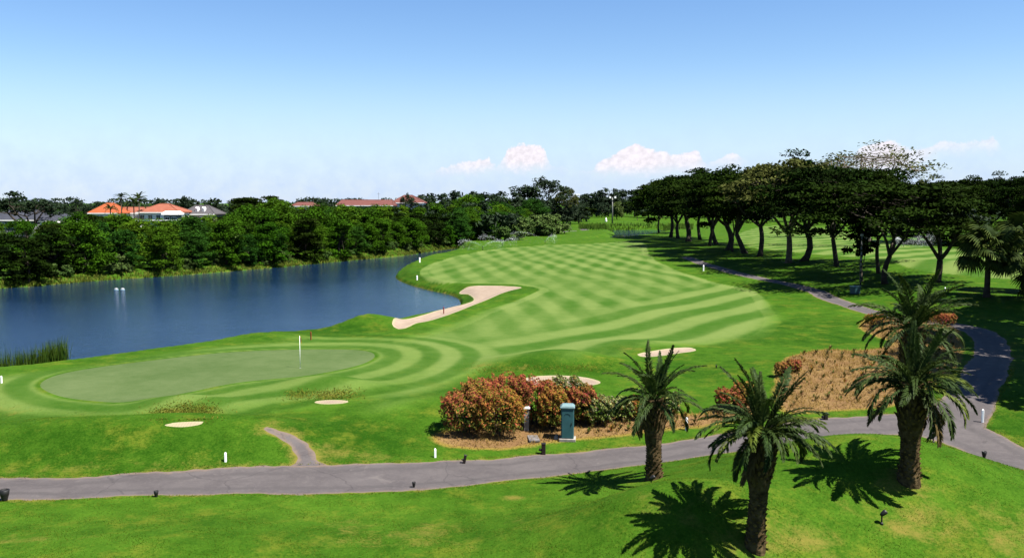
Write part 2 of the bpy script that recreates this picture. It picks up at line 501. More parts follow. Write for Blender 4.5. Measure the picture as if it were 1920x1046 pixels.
M = {}
DRY = (.20, .175, .035)
M['rough'] = M['fairway'] = grass_mat('turf_grass', (.018, .068, .003), (.076, .172, .012), DRY, .30, 1.1, 1.4, 1.5, yellow=((.150, .180, .018), .70),
                                      mown=((.048, .124, .012), (.165, .232, .058)))
M['green'] = grass_mat('putting_green_grass', (.070, .118, .034), (.125, .170, .066), (.17, .155, .07), .25, 1.5, 1.3, .8, bump=.08)

def sand_mat():
    m, t = new_mat('bunker_sand')
    pos = t.add('ShaderNodeNewGeometry').outputs['Position']
    e = t.attr('edge').outputs['Fac']
    n = t.noise(pos, 1.2, 5, .6); n2 = t.noise(pos, 14, 4, .7)
    c = t.mix(t.mapr(n, .3, .7), al((.335, .255, .19)), al((.40, .315, .245)))
    c = t.mix(t.math('MULTIPLY', t.mapr(n2, .4, .7), .3), c, al((.29, .21, .14)))
    c = t.mix(t.mapr(t.math('ADD', e, t.math('MULTIPLY', t.math('SUBTRACT', n2, .5), .3)), .35, .0), c, al((.42, .36, .22)))
    b = t.add('ShaderNodeBsdfPrincipled', ins={'Base Color': c, 'Roughness': .95, 'Specular IOR Level': .05})
    wv = t.add('ShaderNodeTexWave', ins={'Scale': 2.2, 'Distortion': 5.0, 'Detail': 3.0, 'Vector': pos})
    h = t.math('ADD', t.math('MULTIPLY', wv.outputs['Fac'], .5), n2)
    bp = t.add('ShaderNodeBump', ins={'Strength': .35, 'Distance': .05, 'Height': h})
    t.set(b.inputs['Normal'], bp.outputs[0]); finish(t, b.outputs[0]); return m
M['sand'] = sand_mat()

def path_mat():
    m, t = new_mat('path_asphalt')
    pos = t.add('ShaderNodeNewGeometry').outputs['Position']
    e = t.attr('edge').outputs['Fac']
    n = t.noise(pos, .5, 5, .65, .5); n2 = t.noise(pos, 5.0, 5, .7); n3 = t.noise(pos, 45.0, 3, .7)
    c = t.mix(t.mapr(n, .3, .72), al((.092, .080, .080)), al((.132, .116, .113)))
    c = t.mix(t.math('MULTIPLY', t.mapr(n2, .45, .75), .45), c, al((.165, .143, .136)))
    c = t.mix(t.math('MULTIPLY', t.mapr(n3, .5, .7), .4), c, al((.055, .048, .052)))
    vor = t.add('ShaderNodeTexVoronoi', feature='DISTANCE_TO_EDGE', ins={'Scale': .22, 'Vector': t.add('ShaderNodeVectorMath', operation='ADD', ins={0: pos, 1: t.add('ShaderNodeTexNoise', ins={'Scale': .9, 'Detail': 4.0, 'Vector': pos}).outputs['Color']}).outputs[0]})
    c = t.mix(t.math('MULTIPLY', t.mapr(vor.outputs['Distance'], .012, .0), .45), c, al((.045, .04, .042)))
    ef = t.mapr(t.math('ADD', e, t.math('MULTIPLY', t.math('SUBTRACT', n2, .5), .55)), .26, .0)
    c = t.mix(t.math('MULTIPLY', ef, .75), c, al((.215, .155, .115)))
    trk = t.math('MULTIPLY', t.mapr(t.math('ABSOLUTE', t.math('SUBTRACT', e, .78)), .30, .05), t.mapr(n, .35, .6, .1, .45))
    c = t.mix(trk, c, al((.062, .056, .056)))
    st = t.noise(pos, .85, 6, .7, .6)
    c = t.mix(t.math('MULTIPLY', t.mapr(st, .60, .72), .5), c, al((.058, .052, .050)))
    c = t.mix(t.math('MULTIPLY', t.mapr(st, .40, .30), .5), c, al((.185, .162, .150)))
    b = t.add('ShaderNodeBsdfPrincipled', ins={'Base Color': c, 'Roughness': .9, 'Specular IOR Level': .2})
    bp = t.add('ShaderNodeBump', ins={'Strength': .4, 'Distance': .015, 'Height': n3})
    t.set(b.inputs['Normal'], bp.outputs[0]); finish(t, b.outputs[0]); return m
M['path'] = path_mat()

def soil_mat():
    m, t = new_mat('bed_soil')
    pos = t.add('ShaderNodeNewGeometry').outputs['Position']
    e = t.attr('edge').outputs['Fac']
    n = t.noise(pos, .7, 5, .65, .4); n2 = t.noise(pos, 5.0, 5, .75, .5); n3 = t.noise(pos, 22.0, 4, .7)
    c = t.mix(t.mapr(n, .3, .7), al((.225, .125, .055)), al((.300, .190, .075)))
    c = t.mix(t.math('MULTIPLY', t.mapr(n2, .48, .7), .6), c, al((.14, .075, .035)))
    c = t.mix(t.math('MULTIPLY', t.mapr(n3, .52, .7), .55), c, al((.36, .25, .09)))
    c = t.mix(t.mapr(t.math('ADD', e, t.math('MULTIPLY', t.math('SUBTRACT', n2, .5), .7)), .42, .05), c, al((.275, .205, .04)))
    b = t.add('ShaderNodeBsdfPrincipled', ins={'Base Color': c, 'Roughness': .95, 'Specular IOR Level': .05})
    h = t.math('ADD', n2, t.math('MULTIPLY', n3, .6))
    bp = t.add('ShaderNodeBump', ins={'Strength': .8, 'Distance': .10, 'Height': h})
    t.set(b.inputs['Normal'], bp.outputs[0]); finish(t, b.outputs[0]); return m
M['soil'] = soil_mat()

def water_mat(name='lake_water', rip=(.20, .34)):
    m, t = new_mat(name)
    pos = t.add('ShaderNodeNewGeometry').outputs['Position']
    v = t.add('ShaderNodeMapping', ins={'Vector': pos, 'Scale': (1.0, .55, 1.0), 'Rotation': (0, 0, .35)}).outputs[0]
    n1 = t.noise(v, 1.6, 5, .65, .4); n2 = t.noise(v, 6.0, 3, .6, .3); n3 = t.noise(pos, .05, 3, .5)
    h = t.math('ADD', n1, t.math('MULTIPLY', n2, .55))
    bp = t.add('ShaderNodeBump', ins={'Strength': t.mapr(n3, .3, .7, *rip), 'Distance': .22, 'Height': h})
    b = t.add('ShaderNodeBsdfPrincipled', ins={'Base Color': (.004, .014, .036), 'Roughness': .07, 'IOR': 1.33, 'Specular IOR Level': .32, 'Normal': bp.outputs[0]})
    finish(t, b.outputs[0]); return m
M['water'] = water_mat(); M['pond'] = water_mat('pond_water', (.02, .04))

def leaf_mat(name, dark, light, trans=.22, rough=.55, spec=.25, hue_var=.35, tint=(.10, .12, .02), use_col=False):
    m, t = new_mat(name)
    dark, light, tint = al(dark), al(light), al(tint)
    v = t.attr('shade').outputs['Fac']
    r = t.add('ShaderNodeObjectInfo').outputs['Random']
    if use_col:
        c = t.attr('leafcol').outputs['Color']
    else:
        c = t.mix(v, dark, light)
        c = t.mix(t.math('MULTIPLY', r, hue_var), c, tint)
    b = t.add('ShaderNodeBsdfPrincipled', ins={'Base Color': c, 'Roughness': rough, 'Specular IOR Level': spec})
    tr = t.add('ShaderNodeBsdfTranslucent', ins={'Color': c})
    mx = t.add('ShaderNodeMixShader', ins={0: trans})
    t.set(mx.inputs[1], b.outputs[0]); t.set(mx.inputs[2], tr.outputs[0])
    finish(t, mx.outputs[0]); return m

M['leaf_wood'] = leaf_mat('wood_foliage', (.005, .026, .001), (.056, .170, .005), .20, .8, .03, .45, (.085, .160, .008))
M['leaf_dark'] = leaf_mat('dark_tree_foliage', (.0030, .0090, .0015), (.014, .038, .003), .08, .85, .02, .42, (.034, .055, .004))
M['leaf_olive'] = leaf_mat('olive_tree_foliage', (.036, .050, .010), (.125, .145, .035), .2, .8, .02, .3, (.14, .13, .04))
M['leaf_far'] = leaf_mat('far_tree_foliage', (.006, .018, .006), (.022, .048, .014), .1, .7, .1, .5, (.026, .044, .016))
M['leaf_pale'] = leaf_mat('pale_shrub_foliage', (.030, .085, .014), (.130, .210, .050), .2, .8, .03, .5, (.15, .20, .06))
M['leaf_bright'] = leaf_mat('bright_tree_foliage', (.050, .100, .012), (.130, .180, .025), .25, .6, .2, .2, (.14, .18, .03))
M['leaf_croton'] = leaf_mat('croton_foliage', (0, 0, 0), (0, 0, 0), .25, .7, .05, 0, use_col=True)
M['frond'] = leaf_mat('date_palm_frond', (.010, .030, .006), (.060, .110, .024), .22, .6, .08, .45, (.095, .125, .022))
M['frond_lime'] = leaf_mat('lime_palm_frond', (.06, .10, .012), (.20, .26, .035), .3, .6, .08, .3, (.22, .25, .04))
M['frond_dead'] = leaf_mat('dry_palm_frond', (.10, .07, .025), (.22, .16, .06), .2, .8, .05, .3, (.16, .12, .05))
M['fan'] = leaf_mat('fan_palm_leaf', (.008, .026, .004), (.125, .17, .028), .15, .7, .05, .2, (.07, .10, .02))
M['reed'] = leaf_mat('reed_blades', (.024, .070, .008), (.110, .180, .022), .35, .8, .03, 0)
M['shore'] = leaf_mat('shore_grass', (.09, .18, .02), (.30, .30, .05), .4, .8, .05, 0)
M['pond_reed'] = leaf_mat('pond_reed_blades', (.05, .13, .012), (.15, .24, .03), .4, .8, .05, 0)
M['yellow_grass'] = leaf_mat('long_dry_grass', (.10, .19, .02), (.33, .30, .04), .5, .8, .05, 0)
M['bark'] = plain('tree_bark', (.062, .050, .038), .9, .1, .45, 2.0, bump=.5)
M['bark_pale'] = plain('pale_bark', (.155, .125, .085), .9, .1, .35, 2.0, bump=.4)
M['palm_bark'] = plain('date_palm_bark', (.095, .066, .032), .9, .03, .65, 5.0, bump=.8)
M['boot'] = plain('palm_leaf_base', (.135, .088, .036), .85, .03, .7, 4.0)
M['twig'] = plain('bare_twigs', (.19, .155, .115), .9, .1, .25, 1.0)
M['white'] = plain('white_paint', (.78, .78, .76), .5, .3, .06)
M['white_wall'] = plain('white_plaster', (.74, .72, .68), .8, .2, .08, .6)
M['cream_wall'] = plain('cream_plaster', (.46, .40, .32), .8, .2, .1, .6)
M['grey_wall'] = plain('grey_plaster', (.26, .27, .28), .8, .2, .1, .6)
M['black'] = plain('black_metal', (.012, .011, .010), .55, .35, .3)
M['brown_post'] = plain('dark_timber', (.022, .014, .010), .8, .2, .4)
M['teal'] = plain('teal_paint', (.036, .128, .140), .5, .35, .14, 3.0)
M['teal_light'] = plain('pale_teal_lid', (.20, .32, .33), .5, .35, .12, 3.0)
M['teal_dark'] = plain('dark_teal_paint', (.018, .070, .080), .5, .35, .14, 3.0)
M['concrete'] = plain('pale_concrete', (.36, .33, .29), .9, .1, .25, 4.0)
M['grey_conc'] = plain('grey_concrete', (.20, .185, .18), .9, .1, .3, 3.0)
M['pole'] = plain('galvanised_steel', (.22, .22, .20), .5, .4, .15, 2.0, .3)
M['lamp_head'] = plain('floodlight_grey', (.42, .42, .42), .5, .4, .1)
M['window'] = plain('dark_glass', (.02, .025, .03), .12, .6, .2)
M['red'] = plain('red_stake', (.30, .025, .015), .6, .3, .2)
M['flag'] = plain('yellow_flag', (.50, .30, .02), .7, .2, .3, 4.0)
M['hole'] = plain('cup_white', (.6, .6, .58), .6, .2, .05)
M['green_wall'] = plain('green_fence_mesh', (.045, .115, .075), .8, .2, .2, .8)
M['brick'] = plain('brick_red_wall', (.16, .075, .055), .9, .1, .25, 1.5)
M['float_white'] = plain('float_white', (.40, .42, .44), .5, .2, .05)
M['float_blue'] = plain('pale_blue_plastic', (.30, .50, .62), .4, .4, .1)

def tile_mat(name, c1, c2):
    m, t = new_mat(name); c1, c2 = al(c1), al(c2)
    tc = t.add('ShaderNodeTexCoord').outputs['Object']
    wv = t.add('ShaderNodeTexWave', bands_direction='Z', ins={'Scale': 1.6, 'Distortion': .6, 'Vector': tc})
    n = t.noise(tc, .8, 5, .7)
    f = t.math('ADD', t.math('MULTIPLY', wv.outputs['Fac'], .35), t.mapr(n, .25, .75, 0, .7))
    b = t.add('ShaderNodeBsdfPrincipled', ins={'Base Color': t.mix(f, c1, c2), 'Roughness': .8, 'Specular IOR Level': .2})
    bp = t.add('ShaderNodeBump', ins={'Strength': .5, 'Distance': .06, 'Height': wv.outputs['Fac']})
    t.set(b.inputs['Normal'], bp.outputs[0]); finish(t, b.outputs[0]); return m
M['tile_orange'] = tile_mat('orange_roof_tiles', (.36, .070, .020), (.47, .13, .045))
M['tile_red'] = tile_mat('red_roof_tiles', (.27, .075, .040), (.40, .145, .085))
M['tile_rose'] = tile_mat('rose_roof_tiles', (.15, .050, .040), (.20, .075, .060))
M['tile_grey'] = tile_mat('grey_roof_tiles', (.075, .070, .072), (.12, .11, .115))
M['tile_slate'] = tile_mat('slate_roof_tiles', (.040, .044, .060), (.070, .074, .095))

def spray_mat():
    m, t = new_mat('sprinkler_droplets')
    b = t.add('ShaderNodeBsdfPrincipled', ins={'Base Color': (.75, .78, .80), 'Roughness': .3, 'Specular IOR Level': .5})
    tr = t.add('ShaderNodeBsdfTransparent')
    mx = t.add('ShaderNodeMixShader', ins={0: .13}); t.set(mx.inputs[1], tr.outputs[0]); t.set(mx.inputs[2], b.outputs[0])
    finish(t, mx.outputs[0]); return m
M['spray'] = spray_mat()


# ------------------------------------------------------------------ the land: one continuous sheet, parted along the outlines
cols = np.concatenate([np.arange(-180, -40, 7.0), np.arange(-40, -32, .5), np.arange(-32, 32.01, .085), np.arange(32.5, 40, .5), np.arange(40, 180.1, 7.0)])
cols = np.radians(cols)
pys = np.concatenate([[9000, 5200, 3600, 2700, 2100, 1700, 1450, 1300, 1210, 1150, 1110], np.arange(1080, 600, -2.4), np.arange(600, 399, -1.25)])
dist = HC * F_PX / (pys - HZ)
dist = np.concatenate([[.6], dist, [1150, 1400, 1900, 2800, 4500, 9000]])
A, D = np.meshgrid(cols, dist, indexing='xy')
GX = (np.tan(np.clip(A, -1.2, 1.2)) * D) if False else np.sin(A) * D / np.maximum(np.cos(np.clip(A, -.75, .75)), .5)
GY = np.cos(A) * D / np.maximum(np.cos(np.clip(A, -.75, .75)), .5)
nr, nc = A.shape
X = GX.ravel(); Y = GY.ravel()

S = {'lake': LAKE.sd(X, Y), 'pond': POND.sd(X, Y), 'green': GREEN.sd(X, Y), 'fair': FAIRWAY.sd(X, Y), 'fair2': FAIRWAY2.sd(X, Y),
     'bedA': BED_A.sd(X, Y), 'bedB': BED_B.sd(X, Y), 'path': np.maximum(PATH.sd(X, Y), PATH2.sd(X, Y)), 'spur': SPUR.sd(X, Y), 'path3': PATH3.sd(X, Y)}
for i, (nm, P, lab) in enumerate(BUNKERS):
    S['b%d' % i] = P.sd(X, Y)
Z = land(X, Y, S)
ZG = Z.reshape(nr, nc)
eps = .15
Sx = None
def normals_grid():
    Zg = Z.reshape(nr, nc); P = np.dstack([GX, GY, Zg])
    du = np.gradient(P, axis=1); dv = np.gradient(P, axis=0)
    n = np.cross(du, dv); n /= np.linalg.norm(n, axis=2, keepdims=True) + 1e-12
    n[n[..., 2] < 0] *= -1
    return n.reshape(-1, 3)
NRM = normals_grid()
# little wobble on outlines so that mown edges and path edges are not knife-clean
wob = .07 * np.sin(X * 1.3 + 1.7 * np.sin(Y * .6)) + .04 * np.sin(Y * 2.1 + X * 1.3) + .025 * np.sin(X * 5.1 - Y * 3.7)
for k in ('path', 'spur', 'bedA', 'bedB', 'fair', 'fair2', 'path3'):
    S[k] = S[k] + (.05 * np.sin(X * 4.3 + 2 * np.sin(Y * 3.1)) * np.sin(Y * 5.3 + X * 2.2) if k in ('path', 'spur') else 0) + wob * (1.0 if k not in ('fair', 'fair2') else .7)

def sq(v, k=2.2):
    return np.tanh(k * np.sin(2 * math.pi * v)) / math.tanh(k)

# mowing pattern
wig = .5 * np.sin(X / 9 + Y / 13) + .25 * np.sin(Y / 5.5) + .12 * np.sin(Y / 2.1 + X)
u1 = (X * .988 + Y * .154 + wig) / 4.6
u2 = (X * .980 - Y * .198 + 1.3 * wig) / 3.9
fade = .75 + .35 * np.sin(X / 11 + 1.1 * np.sin(Y / 17)) * np.sin(Y / 14 + 2)
checker = (.86 * sq(u1, 2.0) + .50 * sq(u2, 1.6)) * fade
fd = np.array([32.0, 37.0]) / math.hypot(32, 37)
curve = .010 * (X - 5) ** 2 * np.sign(X - 5) * .25
u3 = (X * fd[1] - Y * fd[0] + curve + .4 * wig) / 6.2
front = sq(u3, 2.5)
gsel = (X + 2.6) * .868 - (Y - 71) * .5
wf = sstep(-3.5, 3.5, gsel)
rd = -S['green']
ring = sq(rd / 2.9 + .30, 2.4)
wring = sstep(5.0, 8.0, -S['lake']) * sstep(.1, .5, rd) * (1 - sstep(7.5, 10.5, rd)) * (1 - sstep(48.5, 45.0, Y) * 1.0)
field = checker * (1 - wf) + front * wf
u4 = (X * .80 - Y * .60 + 1.5 * np.sin(Y / 25)) / 7.0
tone_fair = np.where(S['fair'] > -9, field, 0)
inner = sstep(-2.5, 1.2, S['fair'])
tone = tone_fair * inner * (1 - wring) + ring * wring * .9
tone2 = sq(u4, 2.0)
tone = np.where(S['fair2'] > 0, tone2, tone)
tone += np.where((S['fair'] > 0) & (S['fair'] < 1.4), .8, 0) * sstep(55, 90, Y)      # pale first cut
soft = 3.2 * (1 - sstep(75, 110, Y)) + .15
mown_a = np.maximum(sstep(-.5, 1.0, S['fair'] / soft), wring * .8 * (1 - sstep(3.5, 9.5, rd)))
mown_a = np.maximum(mown_a, sstep(0, .3, S['fair2']))
mown_a *= np.clip(1.0 + .5 * np.sin(X / 3.7 + 2 * np.sin(Y / 5)) * (1 - mown_a), 0, 1)
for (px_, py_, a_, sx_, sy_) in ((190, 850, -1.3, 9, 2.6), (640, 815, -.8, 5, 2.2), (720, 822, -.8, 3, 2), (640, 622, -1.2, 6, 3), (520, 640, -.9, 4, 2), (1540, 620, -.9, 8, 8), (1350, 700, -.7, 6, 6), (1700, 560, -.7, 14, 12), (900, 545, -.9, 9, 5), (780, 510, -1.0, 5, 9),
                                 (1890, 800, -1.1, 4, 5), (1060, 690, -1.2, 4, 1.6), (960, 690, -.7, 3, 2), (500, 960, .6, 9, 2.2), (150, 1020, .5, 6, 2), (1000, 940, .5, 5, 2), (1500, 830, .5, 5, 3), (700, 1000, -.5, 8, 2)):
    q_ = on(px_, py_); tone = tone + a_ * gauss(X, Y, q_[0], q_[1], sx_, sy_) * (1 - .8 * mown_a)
# thin, yellowed turf beside paths and beds, worn patches, bunker faces
dry = np.zeros_like(X)
dry = np.maximum(dry, .60 * np.exp(-np.maximum(-S['path'], 0) / .55))
dry = np.maximum(dry, .75 * np.exp(-np.maximum(-S['spur'], 0) / .6))
for k in ('bedA', 'bedB'):
    dry = np.maximum(dry, .85 * np.exp(-np.maximum(-S[k], 0) / .25))
def patch(px, py, a, sx, sy):
    p = on(px, py); return a * gauss(X, Y, p[0], p[1], sx, sy)
for a in ((1600, 835, .75, 2.2, 1.8), (1705, 905, .65, 1.7, 1.3), (1420, 1028, .75, 1.6, 1.0), (970, 932, .7, .8, .6), (1530, 800, .3, 2, 1.2), (1720, 980, .65, 3.5, 1.6), (1460, 1000, .6, 3, 1.5),
          (660, 850, .6, 4.0, 1.2), (400, 870, .45, 6, 1.0), (120, 880, .45, 7, 1.0), (500, 800, .55, 1.2, 1.4), (335, 775, .75, 1.5, .9), (385, 775, .6, 1.2, 1.0), (610, 742, .6, 1.8, .8), (460, 750, .45, 1.0, 2.0), (60, 1010, .5, 3, 1.2), (800, 1000, .5, 6, 2.5), (1240, 890, .45, .8, .6),
          (900, 690, .5, 2.0, 1.8), (980, 690, .4, 2, 1.5), (1300, 960, .45, 4, 2), (870, 500, .35, 14, 5), (1050, 495, .3, 14, 6), (1180, 655, .5, 1.5, 1.2), (10, 770, .5, 2, 1.5), (1900, 1000, .6, 4, 2)):
    dry = np.maximum(dry, patch(*a))
for k in ('b0',):
    dry = np.maximum(dry, .3 * np.exp(-np.maximum(-S[k], 0) / .5))
dry = np.maximum(dry, .35 * np.exp(-np.abs(S['fair'] - .5) / .5) * sstep(100, 130, Y) * (1 - sstep(-6, 6, X)))
dry = np.maximum(dry, .7 * np.exp(-np.maximum(-S['lake'], 0) / .25))

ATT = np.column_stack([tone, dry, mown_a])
keys = list(S.keys())
FULL = np.column_stack([X, Y, Z, NRM, ATT] + [S[k] for k in keys])
KI = {k: 9 + i for i, k in enumerate(keys)}
ii = np.arange(nr * nc).reshape(nr, nc)
a, b, c, d = ii[:-1, :-1].ravel(), ii[:-1, 1:].ravel(), ii[1:, 1:].ravel(), ii[1:, :-1].ravel()
TRI = np.concatenate([np.column_stack([a, b, c]), np.column_stack([a, c, d])])
# winding so that faces look up
p = FULL[:, :2]
cr = (p[TRI[:, 1], 0] - p[TRI[:, 0], 0]) * (p[TRI[:, 2], 1] - p[TRI[:, 0], 1]) - (p[TRI[:, 1], 1] - p[TRI[:, 0], 1]) * (p[TRI[:, 2], 0] - p[TRI[:, 0], 0])
TRI[cr < 0] = TRI[cr < 0][:, ::-1]

def cut(V, T, s):
    """part triangles along s = 0 (s per vertex); returns V, inside, outside"""
    sg = s[T] >= 0; n = sg.sum(1)
    ins, outs = [T[n == 3]], [T[n == 0]]
    mixed = T[(n == 1) | (n == 2)]
    if len(mixed):
        sm = s[mixed] >= 0
        lone_in = sm.sum(1) == 1
        li = np.where(lone_in, sm.argmax(1), (~sm).argmax(1))
        r = np.arange(len(mixed))
        A_, B_, C_ = mixed[r, li], mixed[r, (li + 1) % 3], mixed[r, (li + 2) % 3]
        tb = (s[A_] / (s[A_] - s[B_]))[:, None]; tc = (s[A_] / (s[A_] - s[C_]))[:, None]
        Pn = V[A_] * (1 - tb) + V[B_] * tb; Qn = V[A_] * (1 - tc) + V[C_] * tc
        base = len(V); P_ = base + r; Q_ = base + len(r) + r
        V = np.concatenate([V, Pn, Qn])
        t1 = np.column_stack([A_, P_, Q_]); t2 = np.concatenate([np.column_stack([P_, B_, C_]), np.column_stack([P_, C_, Q_])])
        l2 = np.concatenate([lone_in, lone_in])
        ins += [t1[lone_in], t2[~l2]]; outs += [t1[~lone_in], t2[l2]]
    return V, np.concatenate(ins), np.concatenate(outs)

def sheet(name, V, T, mat, edge=None):
    used = np.unique(T); remap = np.full(len(V), -1); remap[used] = np.arange(len(used))
    W = V[used]
    at_ = {'tone': W[:, 6], 'dry': W[:, 7], 'mown': W[:, 8]}
    if edge is not None: at_['edge'] = W[:, KI[edge]]
    me = np_mesh(name, W[:, :3], remap[T], mat, True, at_)
    nn = W[:, 3:6] / (np.linalg.norm(W[:, 3:6], axis=1, keepdims=True) + 1e-9)
    me.normals_split_custom_set_from_vertices(nn.tolist())
    return tag(link(name, me), kind='structure')

V = FULL
V, T_deep, T_rest = cut(V, TRI, V[:, KI['lake']] - 3.0)
for i, (nm, P, lab) in enumerate(BUNKERS):
    V, Tb, T_rest = cut(V, T_rest, V[:, KI['b%d' % i]])
    tag(sheet('sand_bunker', V, Tb, M['sand'], 'b%d' % i), lab)
V, Tb, T_rest = cut(V, T_rest, V[:, KI['path']]); tag(sheet('cart_path', V, Tb, M['path'], 'path'), 'grey asphalt cart path winding round the mound and up beside the grove')
V, Tb, T_rest = cut(V, T_rest, V[:, KI['spur']]); tag(sheet('footpath', V, Tb, M['path'], 'spur'), 'short narrow footpath leading off the cart path up to the green')
V, Tb, T_rest = cut(V, T_rest, V[:, KI['path3']]); tag(sheet('path', V, Tb, M['path'], 'path3'), 'thin far path on the grass before the pond')
V, Tb, T_rest = cut(V, T_rest, V[:, KI['bedA']]); tag(sheet('soil_bed', V, Tb, M['soil'], 'bedA'), 'long planting bed of bare brown soil along the cart path')
V, Tb, T_rest = cut(V, T_rest, V[:, KI['bedB']]); tag(sheet('soil_bed', V, Tb, M['soil'], 'bedB'), 'wide planting bed of tan soil behind the palms')
V, Tb, T_rest = cut(V, T_rest, V[:, KI['green']]); tag(sheet('putting_green', V, Tb, M['green'], 'green'), 'smooth grey-green putting green beside the lake')
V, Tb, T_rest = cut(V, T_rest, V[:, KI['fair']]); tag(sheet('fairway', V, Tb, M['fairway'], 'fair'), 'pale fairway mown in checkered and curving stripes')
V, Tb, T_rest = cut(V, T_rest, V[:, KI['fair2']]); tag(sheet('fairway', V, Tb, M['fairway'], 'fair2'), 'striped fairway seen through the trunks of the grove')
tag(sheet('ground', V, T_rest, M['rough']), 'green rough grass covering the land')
for nm, key in (('lake', 'lake'), ('pond', 'pond')):
    Vw = FULL.copy(); Vw[:, 2] = WATER_Z; Vw[:, 3:6] = (0, 0, 1)
    Vw, Tw, _ = cut(Vw, TRI, Vw[:, KI[key]] + .5)
    o = sheet(nm, Vw, Tw, M['water' if nm == 'lake' else 'pond'], key)
    tag(o, 'blue rippled lake in front of the wood' if nm == 'lake' else 'small blue pond at the far end of the fairway')

# ------------------------------------------------------------------ foliage machinery
def unit(v):
    return v / (np.linalg.norm(v, axis=-1, keepdims=True) + 1e-9)

def leaf_quads(P, N, size, rng, aspect=.55, bias=1.0):
    """one diamond-shaped leaf spray per point"""
    n = len(P)
    nn = unit(N * bias + rng.normal(size=(n, 3)) * .75)
    t = unit(np.cross(nn, rng.normal(size=(n, 3)))); b = np.cross(nn, t)
    s = (size * rng.uniform(.65, 1.35, n))[:, None]
    fold = nn * s * .25
    V = np.stack([P + t * s, P + b * s * aspect - fold, P - t * s, P - b * s * aspect - fold], 1).reshape(-1, 3)
    F = np.arange(n * 4).reshape(n, 4)
    return V, F

def pad_points(c, rx, rz, n, rng, top=.7):
    """points through a flattened clump, denser towards its upper skin"""
    d = unit(rng.normal(size=(n, 3)))
    d[:, 2] = np.where(rng.random(n) < top, np.abs(d[:, 2]), d[:, 2])
    r = rng.random(n) ** .38
    P = c + d * r[:, None] * np.array([rx, rx, rz])
    N = unit(d * np.array([.6, .6, 1.0]) + np.array([0, 0, .6]))
    return P, N

def bend(a, b, rng, k=.12, n=4):
    a = np.asarray(a, float); b = np.asarray(b, float); L = np.linalg.norm(b - a)
    o = rng.normal(size=3) * L * k
    return [a + (b - a) * t + o * math.sin(math.pi * t) for t in np.linspace(0, 1, n)]

def umbrella_tree(seed, H=20.0, R=9.5, pads=92, per=130, leaf=.36, fork=.27, trunk_r=.50, twiggy=False, thick=.085, lowz=.60):
    rng = np.random.default_rng(seed); mb = MB(); PP = []; NN = []; SH = []
    lean = rng.normal(size=2) * .5
    top = np.array([lean[0], lean[1], H * fork])
    tp = bend((0, 0, -.4), top, rng, .05, 5)
    mb.tube(tp, [trunk_r * 1.5, trunk_r * 1.05, trunk_r, trunk_r * .92, trunk_r * .85], 8)
    nl = rng.integers(4, 6); ends = []
    for i in range(nl):
        a = 2 * math.pi * (i + rng.uniform(-.3, .3)) / nl
        r = R * rng.uniform(.30, .52)
        e = np.array([math.cos(a) * r, math.sin(a) * r, H * rng.uniform(.58, .72)])
        mb.tube(bend(top, e, rng, .09, 5), [trunk_r * .62, trunk_r * .5, trunk_r * .42, trunk_r * .36, trunk_r * .3], 6, False)
        for j in range(rng.integers(3, 5)):
            a2 = a + rng.uniform(-.75, .75); r2 = R * rng.uniform(.45, .98)
            z2 = H * (.70 + .24 * (1 - (r2 / R) ** 2)) - rng.uniform(0, .06) * H
            e2 = np.array([math.cos(a2) * r2, math.sin(a2) * r2, z2])
            mb.tube(bend(e, e2, rng, .10, 4), [trunk_r * .3, trunk_r * .22, trunk_r * .15, trunk_r * .08], 5, False)
            ends.append(e2)
    for i in range(pads):
        if i < len(ends): c = ends[i] + rng.normal(size=3) * [.5, .5, .2]
        else:
            a = rng.uniform(0, 2 * math.pi); r = R * math.sqrt(rng.random()) * .98
            z = H * (lowz + (.97 - lowz) * (1 - (r / R) ** 2)) - abs(rng.normal()) * H * .10 + (rng.uniform(.0, .07) * H if rng.random() < .2 else 0)
            c = np.array([math.cos(a) * r, math.sin(a) * r, z])
        rx = R * rng.uniform(.14, .33); rz = H * thick * rng.uniform(.6, 1.2)
        P, N = pad_points(c, rx, rz, int(per * rng.uniform(.6, 1.3)), rng)
        PP.append(P); NN.append(N); SH.append(np.clip(rng.normal(.5, .22) + rng.normal(size=len(P)) * .22, 0, 1))
        if twiggy or rng.random() < .25:
            base = ends[rng.integers(len(ends))]
            mb.tube([base, (base + c) / 2 + rng.normal(size=3) * .3, c], [trunk_r * .12, trunk_r * .08, .02], 4, False)
    P = np.concatenate(PP); N = np.concatenate(NN); sh = np.concatenate(SH)
    V, F = leaf_quads(P, N, leaf, rng)
    return mb, V, F, np.repeat(sh, 4)

